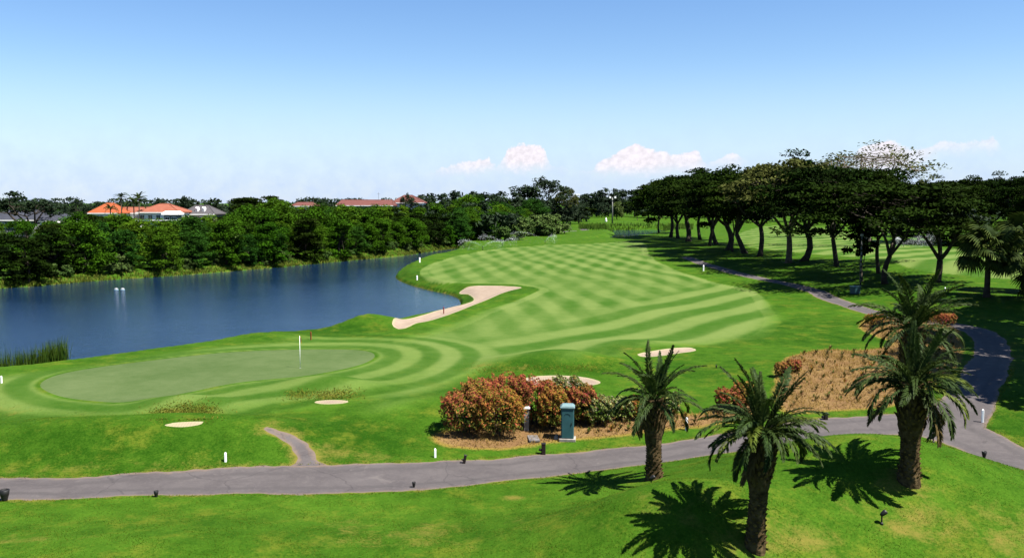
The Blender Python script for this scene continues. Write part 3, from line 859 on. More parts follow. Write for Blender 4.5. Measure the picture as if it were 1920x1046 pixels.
def bushy_tree(seed, H=10.0, R=5.0, pads=46, per=110, leaf=.30, low=.12, flat=.55):
    rng = np.random.default_rng(seed); mb = MB(); PP = []; NN = []; SH = []
    tr = .022 * H + .05
    top = np.array([rng.normal() * .4, rng.normal() * .4, H * .55])
    mb.tube(bend((0, 0, -.6), top, rng, .05, 4), [tr * 1.5, tr, tr * .8, tr * .5], 7)
    for i in range(pads):
        th = rng.uniform(0, 2 * math.pi); u = rng.random()
        zf = low + (1 - low) * u
        rr = R * math.sqrt(max(0.05, 1 - ((zf - .42) / .60) ** 2)) * (rng.random() ** .35) * (.75 + .3 * math.sin(3 * th + seed))
        c = np.array([math.cos(th) * rr, math.sin(th) * rr, H * zf * .94])
        rx = R * rng.uniform(.20, .36); rz = rx * rng.uniform(.4, .8) * flat * 1.3
        P, N = pad_points(c, rx, rz, int(per * rng.uniform(.6, 1.3)), rng, .75)
        PP.append(P); NN.append(N); SH.append(np.clip(rng.normal(.45, .25) + rng.normal(size=len(P)) * .2, 0, 1))
        if i % 4 == 0:
            s = top * rng.uniform(.4, 1.0)
            mb.tube([s, (s + c) / 2 + rng.normal(size=3) * .2, c], [tr * .4, tr * .28, .03], 4, False)
    P = np.concatenate(PP); N = np.concatenate(NN); sh = np.concatenate(SH)
    V, F = leaf_quads(P, N, leaf, rng)
    return mb, V, F, np.repeat(sh, 4)

class Kind:
    """a kind of tree: its meshes are shared by all its copies"""
    def __init__(s, name, data, leaf, bark):
        mb, V, F, sh = data
        s.name = name
        s.crown = np_mesh(name + '_crown', V, F, leaf, False, {'shade': sh})
        s.trunk = mb.mesh(name + '_trunk', bark, True)
    def put(s, pos, rz, sc, label, group=None, cat='tree', name=None):
        r = empty(name or s.name, pos, rz)
        r.scale = sc if hasattr(sc, '__len__') else (sc, sc, sc)
        link('trunk', s.trunk, r); link('crown', s.crown, r)
        return tag(r, label, cat, group)

K = {}
RAIN = [dict(R=11.5, lowz=.52, fork=.26, thick=.055, pads=84), dict(R=10.0, lowz=.60, fork=.33, thick=.05, pads=70), dict(R=12.5, lowz=.56, fork=.22, thick=.045, pads=88), dict(R=9.5, lowz=.48, fork=.30, thick=.065, pads=84)]
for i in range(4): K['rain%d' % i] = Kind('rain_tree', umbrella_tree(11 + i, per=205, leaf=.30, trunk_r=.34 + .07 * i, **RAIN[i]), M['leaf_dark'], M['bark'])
K['tall'] = Kind('rain_tree', umbrella_tree(19, R=8.0, pads=70, per=120, fork=.5, lowz=.74, trunk_r=.4), M['leaf_dark'], M['bark'])
K['olive0'] = Kind('rain_tree', umbrella_tree(31, R=10.5, pads=70, per=95, twiggy=True, thick=.06), M['leaf_olive'], M['bark_pale'])
K['feather'] = Kind('feathery_tree', umbrella_tree(37, H=20, R=10, pads=60, per=30, leaf=.26, twiggy=True, thick=.05), M['leaf_olive'], M['twig'])
M['leaf_wood_b'] = leaf_mat('yellow_green_foliage', (.010, .040, .002), (.095, .200, .008), .20, .8, .03, .4, (.12, .20, .010))
M['leaf_wood_c'] = leaf_mat('blue_green_foliage', (.005, .024, .003), (.034, .115, .010), .2, .8, .03, .4, (.05, .13, .012))
for i in range(5): K['wood%d' % i] = Kind('broadleaf_tree', bushy_tree(51 + i, R=4.4 + .4 * i, pads=40 + 6 * i, per=170, leaf=.22, flat=.80 + .10 * i), M[('leaf_wood', 'leaf_wood_b', 'leaf_wood', 'leaf_wood_c', 'leaf_wood')[i]], M['bark'])
for i in range(3): K['woodlow%d' % i] = Kind('broadleaf_tree', bushy_tree(56 + i, R=4.8, pads=62, per=150, leaf=.22, low=-.02, flat=.95), M[('leaf_wood', 'leaf_wood_c', 'leaf_wood')[i]], M['bark'])
for i in range(2): K['wooddark%d' % i] = Kind('broadleaf_tree', bushy_tree(61 + i, R=5.2, per=160, leaf=.24, low=.02), M['leaf_dark'], M['bark'])
for i in range(3): K['far%d' % i] = Kind('broadleaf_tree', bushy_tree(71 + i, H=12, R=8.0, pads=34, per=60, leaf=.55, flat=.7), M['leaf_far'], M['bark'])
K['farumb'] = Kind('umbrella_tree', umbrella_tree(77, H=20, R=11, pads=40, per=70, leaf=.5), M['leaf_far'], M['bark'])
K['cloudtree'] = Kind('spreading_tree', umbrella_tree(79, H=14, R=6.5, pads=34, per=70, leaf=.34, thick=.06), M['leaf_far'], M['bark'])
K['small'] = Kind('young_tree', bushy_tree(83, H=7, R=2.6, pads=26, per=80, leaf=.24, low=.45), M['leaf_dark'], M['bark_pale'])
K['willow'] = Kind('weeping_tree', bushy_tree(87, H=12, R=5.0, pads=60, per=70, leaf=.40, low=.22, flat=2.2), M['leaf_bright'], M['bark'])
for i in range(3): K['pale%d' % i] = Kind('waterside_shrub', bushy_tree(91 + i, H=3.0, R=2.0, pads=26, per=60, leaf=.22, low=.05, flat=1.1), M['leaf_pale'], M['bark'])
rnd = random.Random(4)
ORD = ['%d%s from left' % (i, 'th' if 10 <= i % 100 <= 20 else {1: 'st', 2: 'nd', 3: 'rd'}.get(i % 10, 'th')) for i in range(1, 60)]

# ------------------------------------------------------------------ the wood across the lake
# front row stands along the far shore; further rows climb behind it
SHORE = np.array([at(*p, WATER_Z)[:2] for p in [(-160, 551), (0, 541), (60, 537), (180, 527), (330, 517), (480, 505), (600, 494), (700, 485), (760, 479), (820, 470), (880, 464)]])
EDGE = np.vstack([SHORE, [at(935, 452)[:2], at(985, 434)[:2], at(1035, 424)[:2]]])
seg = np.diff(EDGE, axis=0); slen = np.hypot(*seg.T); cum = np.concatenate([[0], np.cumsum(slen)])
def along(s):
    s = min(max(s, 0), cum[-1] - .01); i = int(np.searchsorted(cum, s, 'right') - 1)
    p = EDGE[i] + seg[i] * ((s - cum[i]) / slen[i]); n = np.array([-seg[i][1], seg[i][0]]) / slen[i]
    if n[1] < 0: n = -n
    return p, n
ROWS = [(3.2, 5.6, 'front row of the wood by the water', 6.3, 8.2), (11, 7.5, 'second row of the wood', 7.8, 9.6), (19, 8.5, 'third row of the wood', 8.6, 10.4),
        (29, 9.5, 'fourth row of the wood', 8.8, 10.8), (42, 11, 'fifth row of the wood below the houses', 8.2, 10.2), (58, 13, 'last row of the wood beneath the skyline', 8.0, 10.4)]
for ri, (off, sp, where, h0, h1) in enumerate(ROWS):
    s = rnd.uniform(0, sp); kth = 0
    while s < cum[-1]:
        p, n = along(s)
        q = p + n * (off + rnd.uniform(-2, 2)) + np.array([rnd.uniform(-1.2, 1.2), 0])
        pxx = CX + q[0] / q[1] * F_PX
        if pxx < -170: s += sp; continue
        hh = rnd.uniform(h0 * .85, h1 * 1.08)
        lim = 413 if pxx < 135 else 402 if pxx < 235 else 413 if pxx < 345 else 405 if pxx < 445 else (387 if 530 < pxx < 815 else 0)     # keep the roofs of the villas in sight
        if not lim and ri > 0 and rnd.random() < .16: hh *= 1.28     # a tree that overtops its neighbours
        if lim: hh = min(hh, zpix(lim, q[1]) - zat(*q))
        kk = 'wood%d' % rnd.randrange(5)
        if ri == 0 and pxx < 130: kk = 'wooddark%d' % rnd.randrange(2); hh *= 1.15
        elif rnd.random() < .14: kk = 'wooddark%d' % rnd.randrange(2)
        if ri == 0 and 'dark' not in kk: kk = 'woodlow%d' % rnd.randrange(3)
        sc = max(hh, 3.0) / 10.0; kth += 1
        K[kk].put((q[0], q[1], zat(*q) - .1), rnd.uniform(0, 6.28), (sc * rnd.uniform(.95, 1.25), sc * 1.1, sc),
                  '%s tree, %d%s from left, %s' % ('dark leafy' if 'dark' in kk else 'leafy green', kth, 'th' if 10 <= kth % 100 <= 20 else {1: 'st', 2: 'nd', 3: 'rd'}.get(kth % 10, 'th'), where), 'trees of the wood: ' + where)
        s += sp * rnd.uniform(.75, 1.25)

def far_tree(px, d, top_y, kind, label, group=None, wide=1.0):
    x = (px - CX) / F_PX * d; z = zat(x, d)
    H = max(zpix(top_y, d) - z, 3.0)
    base = {'far': 12.0, 'farumb': 20.0, 'rain': 20.0, 'olive': 20.0, 'feath': 20.0, 'wood': 10.0, 'cloud': 14.0, 'small': 7.0, 'willo': 12.0}
    b = next(v for k, v in sorted(base.items(), key=lambda t: -len(t[0])) if kind.startswith(k))
    sc = H / b
    return K[kind].put((x, d, z - .1), rnd.uniform(0, 6.28), (sc * wide, sc * wide, sc), label, group)

# tall trees that stand out of the skyline
K['feather'].put((*at(492, 470, 1.0)[:2], 0.0), 1.0, (.22, .22, .42), 'pale half-dead tree with bare branches among the wood'); far_tree(48, 205, 362, 'cloudtree', 'tall tiered dark tree rising behind the slate roof at the edge of the wood', wide=1.2)
far_tree(18, 235, 376, 'wooddark0', 'dark round tree beside the tall tiered tree behind the slate roof', wide=1.1)
far_tree(88, 240, 382, 'wooddark1', 'dark tree sloping down beside the tall tiered tree', wide=1.1)
far_tree(156, 250, 376, 'cloudtree', 'thin flat-topped grey tree standing before the orange roof', wide=.75)
far_tree(300, 330, 373, 'farumb', 'flat spreading tree behind the red villa roof', wide=.55)
far_tree(346, 320, 370, 'far0', 'round dark tree between the red villa and the grey roof', wide=.6)
far_tree(415, 300, 371, 'far1', 'olive tree beside the grey hipped roof', wide=.8)
far_tree(455, 250, 365, 'wooddark0', 'broad dark tree topping the wood next to the grey roof', wide=1.3)
far_tree(500, 250, 365, 'wooddark1', 'dark domed tree topping the middle of the wood', wide=1.2)
far_tree(528, 235, 380, 'wood1', 'lighter green tree at the shoulder of the domed dark trees')
far_tree(615, 300, 375, 'far2', 'small dark tree breaking the skyline before the long rose roof', wide=.8)
far_tree(765, 330, 364, 'farumb', 'dark flat tree in front of the hipped rose roof', wide=.5)
far_tree(1022, 420, 334, 'farumb', 'tallest flat-topped dark tree in the far middle, behind the fairway', wide=.95)
far_tree(985, 410, 350, 'far0', 'dark tree at the shoulder of the tallest far tree', wide=1.0)
far_tree(955, 400, 358, 'far1', 'dark tree a little way off the tallest far tree', wide=1.0)
far_tree(1062, 430, 350, 'olive0', 'brownish thin-crowned tree next to the floodlight mast', wide=.55)
far_tree(1000, 395, 372, 'wood3', 'green tree low in front of the tallest far tree', wide=1.1)
for i, (px, d, ty) in enumerate(sorted([(560, 380, 378), (590, 360, 380), (660, 340, 386), (700, 320, 388), (735, 330, 387), (795, 380, 366), (825, 390, 362), (850, 400, 360), (880, 390, 360), (910, 400, 363), (935, 390, 366), (872, 300, 378), (915, 320, 376), (840, 300, 380), (800, 290, 384)])):
    far_tree(px, d, ty, 'far%d' % (i % 3), 'dark tree in the far treeline above the wood, ' + ORD[i], 'far treeline above the wood', wide=rnd.uniform(.8, 1.1))
for i, (px, d, ty) in enumerate(sorted([(1042, 440, 372), (1056, 430, 378), (1068, 455, 380), (1084, 450, 384), (1075, 520, 372), (1094, 500, 384), (1128, 560, 380), (1095, 600, 366), (1118, 600, 358), (1140, 590, 352), (1165, 600, 357), (1190, 590, 360), (1215, 560, 358), (1240, 560, 362), (1270, 560, 356), (1300, 560, 356), (1110, 640, 362), (1155, 640, 360), (1335, 560, 352), (1370, 560, 352)])):
    far_tree(px, d, ty, 'far%d' % (i % 3), 'dark tree in the belt behind the far pond, ' + ORD[i], 'tree belt behind the pond', wide=rnd.uniform(.8, 1.05))
for i in range(26):
    px = -120 + i * 44 + rnd.uniform(-14, 14); d = rnd.uniform(430, 560)
    far_tree(px, d, rnd.uniform(382, 390) if px > 130 else rnd.uniform(376, 386), 'far%d' % (i % 3), 'tree in the hazy line along the horizon behind the houses, ' + ORD[i], 'distant horizon trees', wide=1.25)

# trees and pale shrubs near the far pond
far_tree(1100, 480, 388, 'small', 'small round dark tree on the far grass before the pond', wide=2.0)
far_tree(1157, 520, 380, 'willow', 'bright yellow-green weeping tree beside the floodlight mast', wide=1.0)
far_tree(1195, 500, 394, 'small', 'little tree on the bank above the pond, first from the weeping tree', wide=1.2)
far_tree(1208, 500, 396, 'small', 'little tree on the bank above the pond, second from the weeping tree', wide=1.1)
for i, (px, d, ty) in enumerate(sorted([(945, 255, 425), (962, 262, 420), (985, 300, 408), (1003, 305, 404), (1022, 315, 402), (1040, 325, 404), (1015, 300, 414), (975, 280, 414)])):
    x = (px - CX) / F_PX * d; z = zat(x, d); sc = max((zpix(ty, d) - z) / 3.0, .6)
    K['pale%d' % (i % 3)].put((x, d, z - .1), rnd.uniform(0, 6), (sc * 1.25, sc * 1.25, sc), 'pale grey-green shrub at the end of the wood by the fairway, ' + ORD[i], 'pale shrubs at the end of the wood', 'shrub')
for i in range(34):
    s = cum[-4] * (i + rnd.random()) / 34; p, n = along(s); q = p + n * rnd.uniform(1.0, 2.6)
    sc = rnd.uniform(.45, .95)
    K['pale%d' % (i % 3)].put((q[0], q[1], zat(*q) - .15), rnd.uniform(0, 6), (sc * 1.15, sc * 1.1, sc), 'pale green shrub overhanging the far shore of the lake, ' + ORD[i], 'shrubs along the far shore', 'shrub')
q = at(132, 520, -.6)
K['pale1'].put((q[0], q[1], zat(q[0], q[1]) - .1), 1.0, (1.9, 1.6, 1.35), 'largest rounded pale shrub on the far shore below the dark trees', None, 'shrub')
q = at(445, 497, -.6)
K['pale2'].put((q[0], q[1], zat(q[0], q[1]) - .1), 2.0, (2.1, 1.6, 1.8), 'tall pale shrub mass on the far shore in the middle of the wood', None, 'shrub')

# ------------------------------------------------------------------ the grove beside the fairway
GROVE = [  # foot x, foot y, crown top y, kind, width, label
    (1236, 437, 345, 'rain0', 1.15, 'rain tree at the pond end of the grove'),
    (1257, 445, 330, 'rain1', 1.25, 'second rain tree of the grove from the pond, pale lit trunk'),
    (1272, 447, 325, 'rain2', 1.05, 'third rain tree of the grove from the pond'),
    (1290, 453, 324, 'rain3', 1.3, 'fourth rain tree of the grove from the pond'),
    (1313, 450, 316, 'rain1', 1.1, 'fifth rain tree of the grove from the pond'),
    (1331, 461, 322, 'rain0', 1.3, 'sixth rain tree of the grove from the pond'),
    (1344, 458, 316, 'rain2', 1.1, 'seventh rain tree of the grove from the pond'),
    (1363, 469, 318, 'rain3', 1.25, 'slanting forked rain tree in the thick of the grove'),
    (1374, 472, 326, 'rain0', .8, 'slim rain tree beside the slanting forked one in the grove'),
    (1398, 475, 306, 'rain2', 1.15, 'slender rain tree of the pair left of the olive-crowned tree'),
    (1424, 481, 312, 'rain1', 1.3, 'crooked-trunked rain tree just left of the olive-crowned tree'),
    (1478, 493, 294, 'olive0', 1.12, 'olive-crowned rain tree with bare pale branches in the middle of the grove'),
    (1505, 489, 292, 'rain3', 1.1, 'dark rain tree just behind the olive-crowned tree'),
    (1569, 499, 296, 'rain0', 1.25, 'thickest-trunked forked rain tree of the grove'),
    (1648, 512, 322, 'rain1', .85, 'thin forked rain tree behind the last big tree of the grove'),
    (1660, 532, 324, 'rain0', 1.5, 'broad flat dark rain tree at the near end of the grove'),
]
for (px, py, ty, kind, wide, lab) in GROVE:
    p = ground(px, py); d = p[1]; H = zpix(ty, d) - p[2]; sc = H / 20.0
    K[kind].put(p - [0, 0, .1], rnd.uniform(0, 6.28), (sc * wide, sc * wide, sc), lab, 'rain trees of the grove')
far_tree(1628, 215, 266, 'feather', 'tall feathery thin-leaved tree rising behind the grove, nearly bare', wide=1.25)
far_tree(1560, 290, 288, 'feather', 'second thin-leaved tree behind the grove, partly hidden', wide=.8)
p = ground(1616, 527)
K['small'].put(p, 0.6, (1.0, 1.0, 1.15), 'small forked young tree with a lit trunk beside the teal box post')
p = ground(1756, 530)
K['cloudtree'].put(p, 1.2, (.82, .82, .74), 'lone twin-stemmed tree on the lawn between the grove and the fan palm')
for i, (px, d, ty) in enumerate(sorted([(1690, 245, 345), (1722, 260, 338), (1755, 250, 333), (1790, 255, 328), (1825, 245, 330), (1860, 250, 328), (1895, 240, 325), (1935, 245, 322), (1975, 240, 326), (1740, 300, 340), (1845, 300, 330), (1910, 215, 332), (1960, 205, 330)])):
    far_tree(px, d, ty, 'rain%d' % (i % 4), 'dark spreading tree in the belt behind the second fairway, ' + ORD[i], 'tree belt behind the second fairway', wide=.85)
for i, (px, d, ty) in enumerate([(1700, 238, 412), (1745, 236, 415), (1790, 232, 418), (1835, 228, 412), (1880, 224, 410), (1925, 220, 408), (1970, 215, 410)]):
    far_tree(px, d, ty, 'wooddark%d' % (i % 2), 'low bushy tree at the foot of the belt behind second fairway, ' + ORD[i], 'undergrowth trees behind the second fairway', wide=1.3)
for i, (px, d, ty) in enumerate([(1420, 470, 372), (1480, 480, 370), (1540, 470, 372), (1600, 460, 368), (1660, 440, 366)]):
    far_tree(px, d, ty, 'far%d' % (i % 3), 'dark tree far behind the grove at the end of the second fairway, ' + ORD[i], 'far trees behind the grove', wide=1.2)
# trees outside the frame to the right whose shade lies over the path
for i, (x, y, H) in enumerate([(58.5, 80.0, 22.0), (50.5, 66.0, 22.0), (43.8, 57.0, 20.5), (39.8, 50.5, 18.5)]):
    K['tall'].put((x, y, zat(x, y) - .1), i * 1.3, (H / 20, H / 20, H / 20), 'tall rain tree shading the path from beyond the lawn, %s from the palms' % ('farthest', 'third', 'second', 'nearest')[i], 'trees shading the path', 'tree')

# ------------------------------------------------------------------ palms
def frond_mesh(name, L, p0, k, seed, wid=.33, pairs=66, side=.0, mat='frond'):
    """a feather leaf growing along +x: stem plus two ranks of leaflets"""
    rng = np.random.default_rng(seed)
    n = 15; pts = [np.zeros(3)]; tan = []
    for i in range(n):
        a = p0 - k * (i / n) ** 1.35; sd = side * (i / n)
        t = np.array([math.cos(a) * math.cos(sd), math.cos(a) * math.sin(sd), math.sin(a)]); tan.append(t)
        pts.append(pts[-1] + t * L / n)
    tan.append(tan[-1])
    mb = MB(); mb.tube(pts, [.032 * (1 - .85 * i / n) + .004 for i in range(n + 1)], 4)
    V = [np.array(mb.v)]; F = [list(f) for f in mb.f]; sh = [np.full(len(mb.v), .95)]
    b = len(mb.v); LV = []; LF = []; LS = []
    for i in range(pairs):
        t = .13 + .87 * (i + .5) / pairs; f = t * n; j = min(int(f), n - 1); u = f - j
        P = pts[j] * (1 - u) + pts[j + 1] * u; T = tan[j]
        Sd = np.cross(np.array([0, 0, 1.0]), T); Sd /= np.linalg.norm(Sd) + 1e-9; U = np.cross(T, Sd)
        ln = wid * (0.35 + 1.0 * math.sin(math.pi * min(1, .12 + t * .86)) ** .8) * (1 - .25 * t)
        for sg in (-1, 1):
            al = math.radians(50 - 26 * t + rng.normal() * 6); be = math.radians(40 - 24 * t + rng.normal() * 14)
            d = T * math.cos(al) + (sg * Sd * math.cos(be) + U * math.sin(be)) * math.sin(al)
            wv = np.cross(d, U + .3 * sg * Sd); wv /= np.linalg.norm(wv) + 1e-9
            l = ln * rng.uniform(.85, 1.12); w2 = .030
            tip = P + d * l + np.array([0, 0, -1]) * l * .30
            mid = P + d * l * .5
            LV += [P - wv * w2 * .5, mid - wv * w2, tip, mid + wv * w2]
            LF.append([b, b + 1, b + 2, b + 3]); b += 4
            LS += [np.clip(rng.normal(.42, .22), 0, 1)] * 4
    me = bpy.data.meshes.new(name)
    me.from_pydata([tuple(v) for v in V[0]] + [tuple(v) for v in LV], [], F + LF)
    at_ = me.attributes.new('shade', 'FLOAT', 'POINT'); at_.data.foreach_set('value', np.concatenate([sh[0], LS]).astype(np.float32))
    me.materials.append(M[mat]); me.update()
    return me

FR = {'up': [frond_mesh('frond', 2.55, 1.42 - .10 * i, .45 + .22 * i, 200 + i, side=.15 * (i - 1)) for i in range(4)],
      'mid': [frond_mesh('frond', 2.5, .95 - .12 * i, 1.0 + .2 * i, 210 + i, side=.18 * (i - 1)) for i in range(4)],
      'lime': [frond_mesh('frond', 2.45, .75 - .25 * i, 1.25 + .2 * i, 230 + i, side=.2 * (i - 1), mat='frond_lime') for i in range(3)],
      'dead': [frond_mesh('frond', 2.0, -.35 - .3 * i, .95, 240 + i, side=.3 * (i - 1), mat='frond_dead') for i in range(3)],
      'low': [frond_mesh('frond', 2.35, .45 - .16 * i, 1.25 + .18 * i, 220 + i, side=.2 * (i - 1)) for i in range(4)]}

def palm_trunk(root, h, r, seed):
    rng = np.random.default_rng(seed); mb = MB(); n = 16; rows = 26; V = []; F = []
    for i in range(rows + 1):
        t = i / rows; z = -.3 + (h + .3) * t
        rr = r * (1.22 - .30 * min(1, t * 4) if t < .25 else .92 + (.42 * float(sstep(.45, .72, t)) - .34 * float(sstep(.86, 1.0, t))))
        for k in range(n):
            a = 2 * math.pi * k / n
            q = rr * (1 + .05 * math.sin(3 * a + i * .9) + rng.normal() * .025)
            V.append((q * math.cos(a), q * math.sin(a), z))
    for i in range(rows):
        for k in range(n):
            F.append((i * n + k, i * n + (k + 1) % n, (i + 1) * n + (k + 1) % n, (i + 1) * n + k))
    F.append(tuple(rows * n + k for k in range(n)))
    mb.add(V, F); tr = mb.build('trunk', M['palm_bark'], root, False)
    # old cut leaf bases, spiralling up; long and ragged near the crown
    bb = MB(); i = 0
    while i < 230:
        t = (i / 230) ** .95; z = .12 + (h - .2) * t; a = i * 2.39996
        rr = r * (1.18 - .26 * min(1, t * 4) if t < .25 else .92 + (.42 * float(sstep(.45, .72, t)) - .34 * float(sstep(.86, 1.0, t))))
        ln = (.07 + .17 * float(sstep(.45, .75, t))) * rng.uniform(.7, 1.2); w2 = .065 * rng.uniform(.8, 1.2); out = (.035 + .09 * float(sstep(.45, .75, t))) * rng.uniform(.6, 1.3)
        ca, sa = math.cos(a), math.sin(a)
        def P(rad, tang, zz): return (rad * ca - tang * sa, rad * sa + tang * ca, zz)
        v = [P(rr * .93, -w2, z), P(rr * .93, w2, z), P(rr * .95, 0, z - ln * .6), P(rr + out, -w2 * .55, z + ln), P(rr + out, w2 * .55, z + ln), P(rr * .9, 0, z + ln * .7)]
        bb.add(v, [(0, 2, 1), (2, 0, 3), (2, 3, 4), (2, 4, 1), (3, 5, 4), (0, 5, 3), (1, 4, 5)])
        i += 1
    o = bb.build('leaf_bases', M['boot'], root); tag(o, kind='stuff')

def date_palm(px, py, h, r, seed, label, size=1.0, lean=(0, 0), pos=None, n_up=10, n_mid=16, n_low=14, lime=3, dead=3):
    rng = random.Random(seed)
    p = ground(px, py) if pos is None else pos
    root = empty('date_palm', p, rng.uniform(0, 6)); tag(root, label, 'palm tree', 'date palms on the mound')
    root.rotation_euler = (lean[0], lean[1], rng.uniform(0, 6))
    palm_trunk(root, h, r, seed)
    for kind, n, zz in (('up', n_up, .06), ('mid', n_mid, 0.0), ('low', n_low, -.10), ('lime', lime, -.05), ('dead', dead, -.2)):
        for i in range(n):
            o = link('frond', rng.choice(FR[kind]), root)
            a = 2 * math.pi * (i + rng.uniform(-.45, .45)) / n + (rng.uniform(0, 6) if kind in ('lime', 'dead') else 0)
            o.location = (.13 * math.cos(a), .13 * math.sin(a), h + zz)
            s = size * rng.uniform(.72, 1.12)
            o.scale = (s, s * rng.uniform(.85, 1.2), s); o.rotation_euler = (rng.uniform(-.4, .4), rng.uniform(-.22, .25), a)
    return root

date_palm(1226, 897, 3.35, .34, 5, 'date palm standing alone by the path, farthest toward the lake', .93, lean=(.02, -.03), n_up=9, n_mid=13, n_low=9, lime=1, dead=2)
date_palm(1416, 1024, 3.75, .30, 6, 'nearest date palm with clean lower trunk at the bottom of the mound', .95, lean=(-.02, .035), n_up=12, n_mid=20, n_low=16, lime=7, dead=4)
date_palm(1704, 901, 3.55, .36, 7, 'stout date palm on the crest of the mound above its own shadow', .98, n_up=7, n_mid=18, n_low=15, lime=3, dead=5)
pp = np.array([17.25, 38.0, zat(17.25, 38.0)])
date_palm(0, 0, 5.3, .33, 8, 'taller date palm directly behind the stout one, its crown above', 1.0, lean=(.02, .02), pos=pp, n_up=12, n_mid=14, n_low=10, lime=2, dead=1)

def fan_mesh(name, seed, droop=.9):
    rng = np.random.default_rng(seed); mb = MB(); L = 1.7; pts = []
    for i in range(6):
        t = i / 5; a = .55 - droop * t; pts.append(np.array([L * t * math.cos(.3 * t), 0, .55 * L * t - .62 * L * t * t * droop]))
    mb.tube(pts, [.05, .045, .04, .035, .03, .025], 4)
    sh = [.8] * len(mb.v); tip = pts[-1]; V = []; F = []; b = len(mb.v)
    for k in range(22):
        a = math.radians(-118 + 236 * k / 21); l = rng.uniform(1.05, 1.3)
        d = np.array([math.cos(a), math.sin(a), -.15 - .25 * abs(math.sin(a))]); wv = np.array([-math.sin(a), math.cos(a), .25])
        m1 = tip + d * l * .55; m2 = tip + d * l * .8 + np.array([0, 0, -.30 * l]); e = tip + d * l * .90 + np.array([0, 0, -.65 * l * rng.uniform(.7, 1.1)])
        V += [tip, m1 - wv * .09, m2 - wv * .05, e, m2 + wv * .05, m1 + wv * .09]
        F.append([b, b + 1, b + 5]); F.append([b + 1, b + 2, b + 4, b + 5]); F.append([b + 2, b + 3, b + 4]); b += 6
        sh += [.05, .12, .35, 1.0, .35, .12]
    me = bpy.data.meshes.new(name); me.from_pydata(mb.v + [tuple(map(float, v)) for v in V], [], mb.f + F)
    at_ = me.attributes.new('shade', 'FLOAT', 'POINT'); at_.data.foreach_set('value', np.array(sh, np.float32))
    me.materials.append(M['fan']); me.update(); return me
FAN = [fan_mesh('fan_leaf', 300 + i, .6 + .3 * i) for i in range(4)]
def fan_palm(p, h, r, seed, label, size=1.0):
    rng = random.Random(seed); root = empty('fan_palm', p); tag(root, label, 'palm tree', 'fan palms on the lawn')
    mb = MB(); mb.lathe([(r * 1.5, -.3), (r * 1.25, .25), (r, 1.0), (r * .95, h * .6), (r * 1.05, h * .9), (r * .6, h + .3)], 10); mb.build('trunk', M['bark'], root, True)
    for i in range(34):
        o = link('fan_leaf', rng.choice(FAN), root); a = i * 2.4 + rng.uniform(-.2, .2); t = i / 33
        o.location = (0, 0, h - .2 + .5 * t); o.rotation_euler = (rng.uniform(-.2, .2), .45 - 1.6 * t + rng.uniform(-.2, .2), a)
        s = size * rng.uniform(.85, 1.15); o.scale = (s, s, s)
    return root
p = ground(1850, 557)
fan_palm(p, 5.0, .30, 3, 'fan palm with drooping yellow-tipped leaves on the lawn', 1.25)
fan_palm(np.array([p[0] + 6.3, p[1] + 4, zat(p[0] + 6.3, p[1] + 4)]), 5.2, .28, 4, 'taller fan palm cut off by the edge of the picture', 1.3)
x, y = 56.2 * .985, 92.0
fan_palm(np.array([x, y, zat(x, y)]), 2.0, .25, 9, 'low fan palm peeping in at the edge above the path', 1.0)

def small_palm(px, d, top_y, label, seed, size=1.0):
    x = (px - CX) / F_PX * d; z = zat(x, d); h = zpix(top_y, d) - z; rng = random.Random(seed)
    root = empty('coconut_palm', (x, d, z)); tag(root, label, 'palm tree', 'coconut palms among the villas')
    mb = MB(); mb.tube([(0, 0, -.3), (.15, 0, h * .4), (.1, .1, h)], [.22, .16, .12], 6); mb.build('trunk', M['bark'], root, True)
    for i in range(16):
        o = link('frond', rng.choice(FR['mid'] if i % 3 else FR['low']), root); o.location = (.1, .1, h)
        o.rotation_euler = (rng.uniform(-.2, .2), rng.uniform(-.3, .3), i * 2.4); s = size * rng.uniform(.9, 1.1); o.scale = (s, s * 1.4, s)
small_palm(229, 225, 370, 'thin coconut palm against the sky between the orange and red roofs', 21, .85)
small_palm(252, 222, 381, 'dense coconut palm in front of the red villa roof', 22, 1.5)
small_palm(262, 228, 372, 'tallest coconut palm behind the red villa', 23, 1.0)
small_palm(208, 215, 392, 'dark palm between the orange roof and the villa', 24, .9)

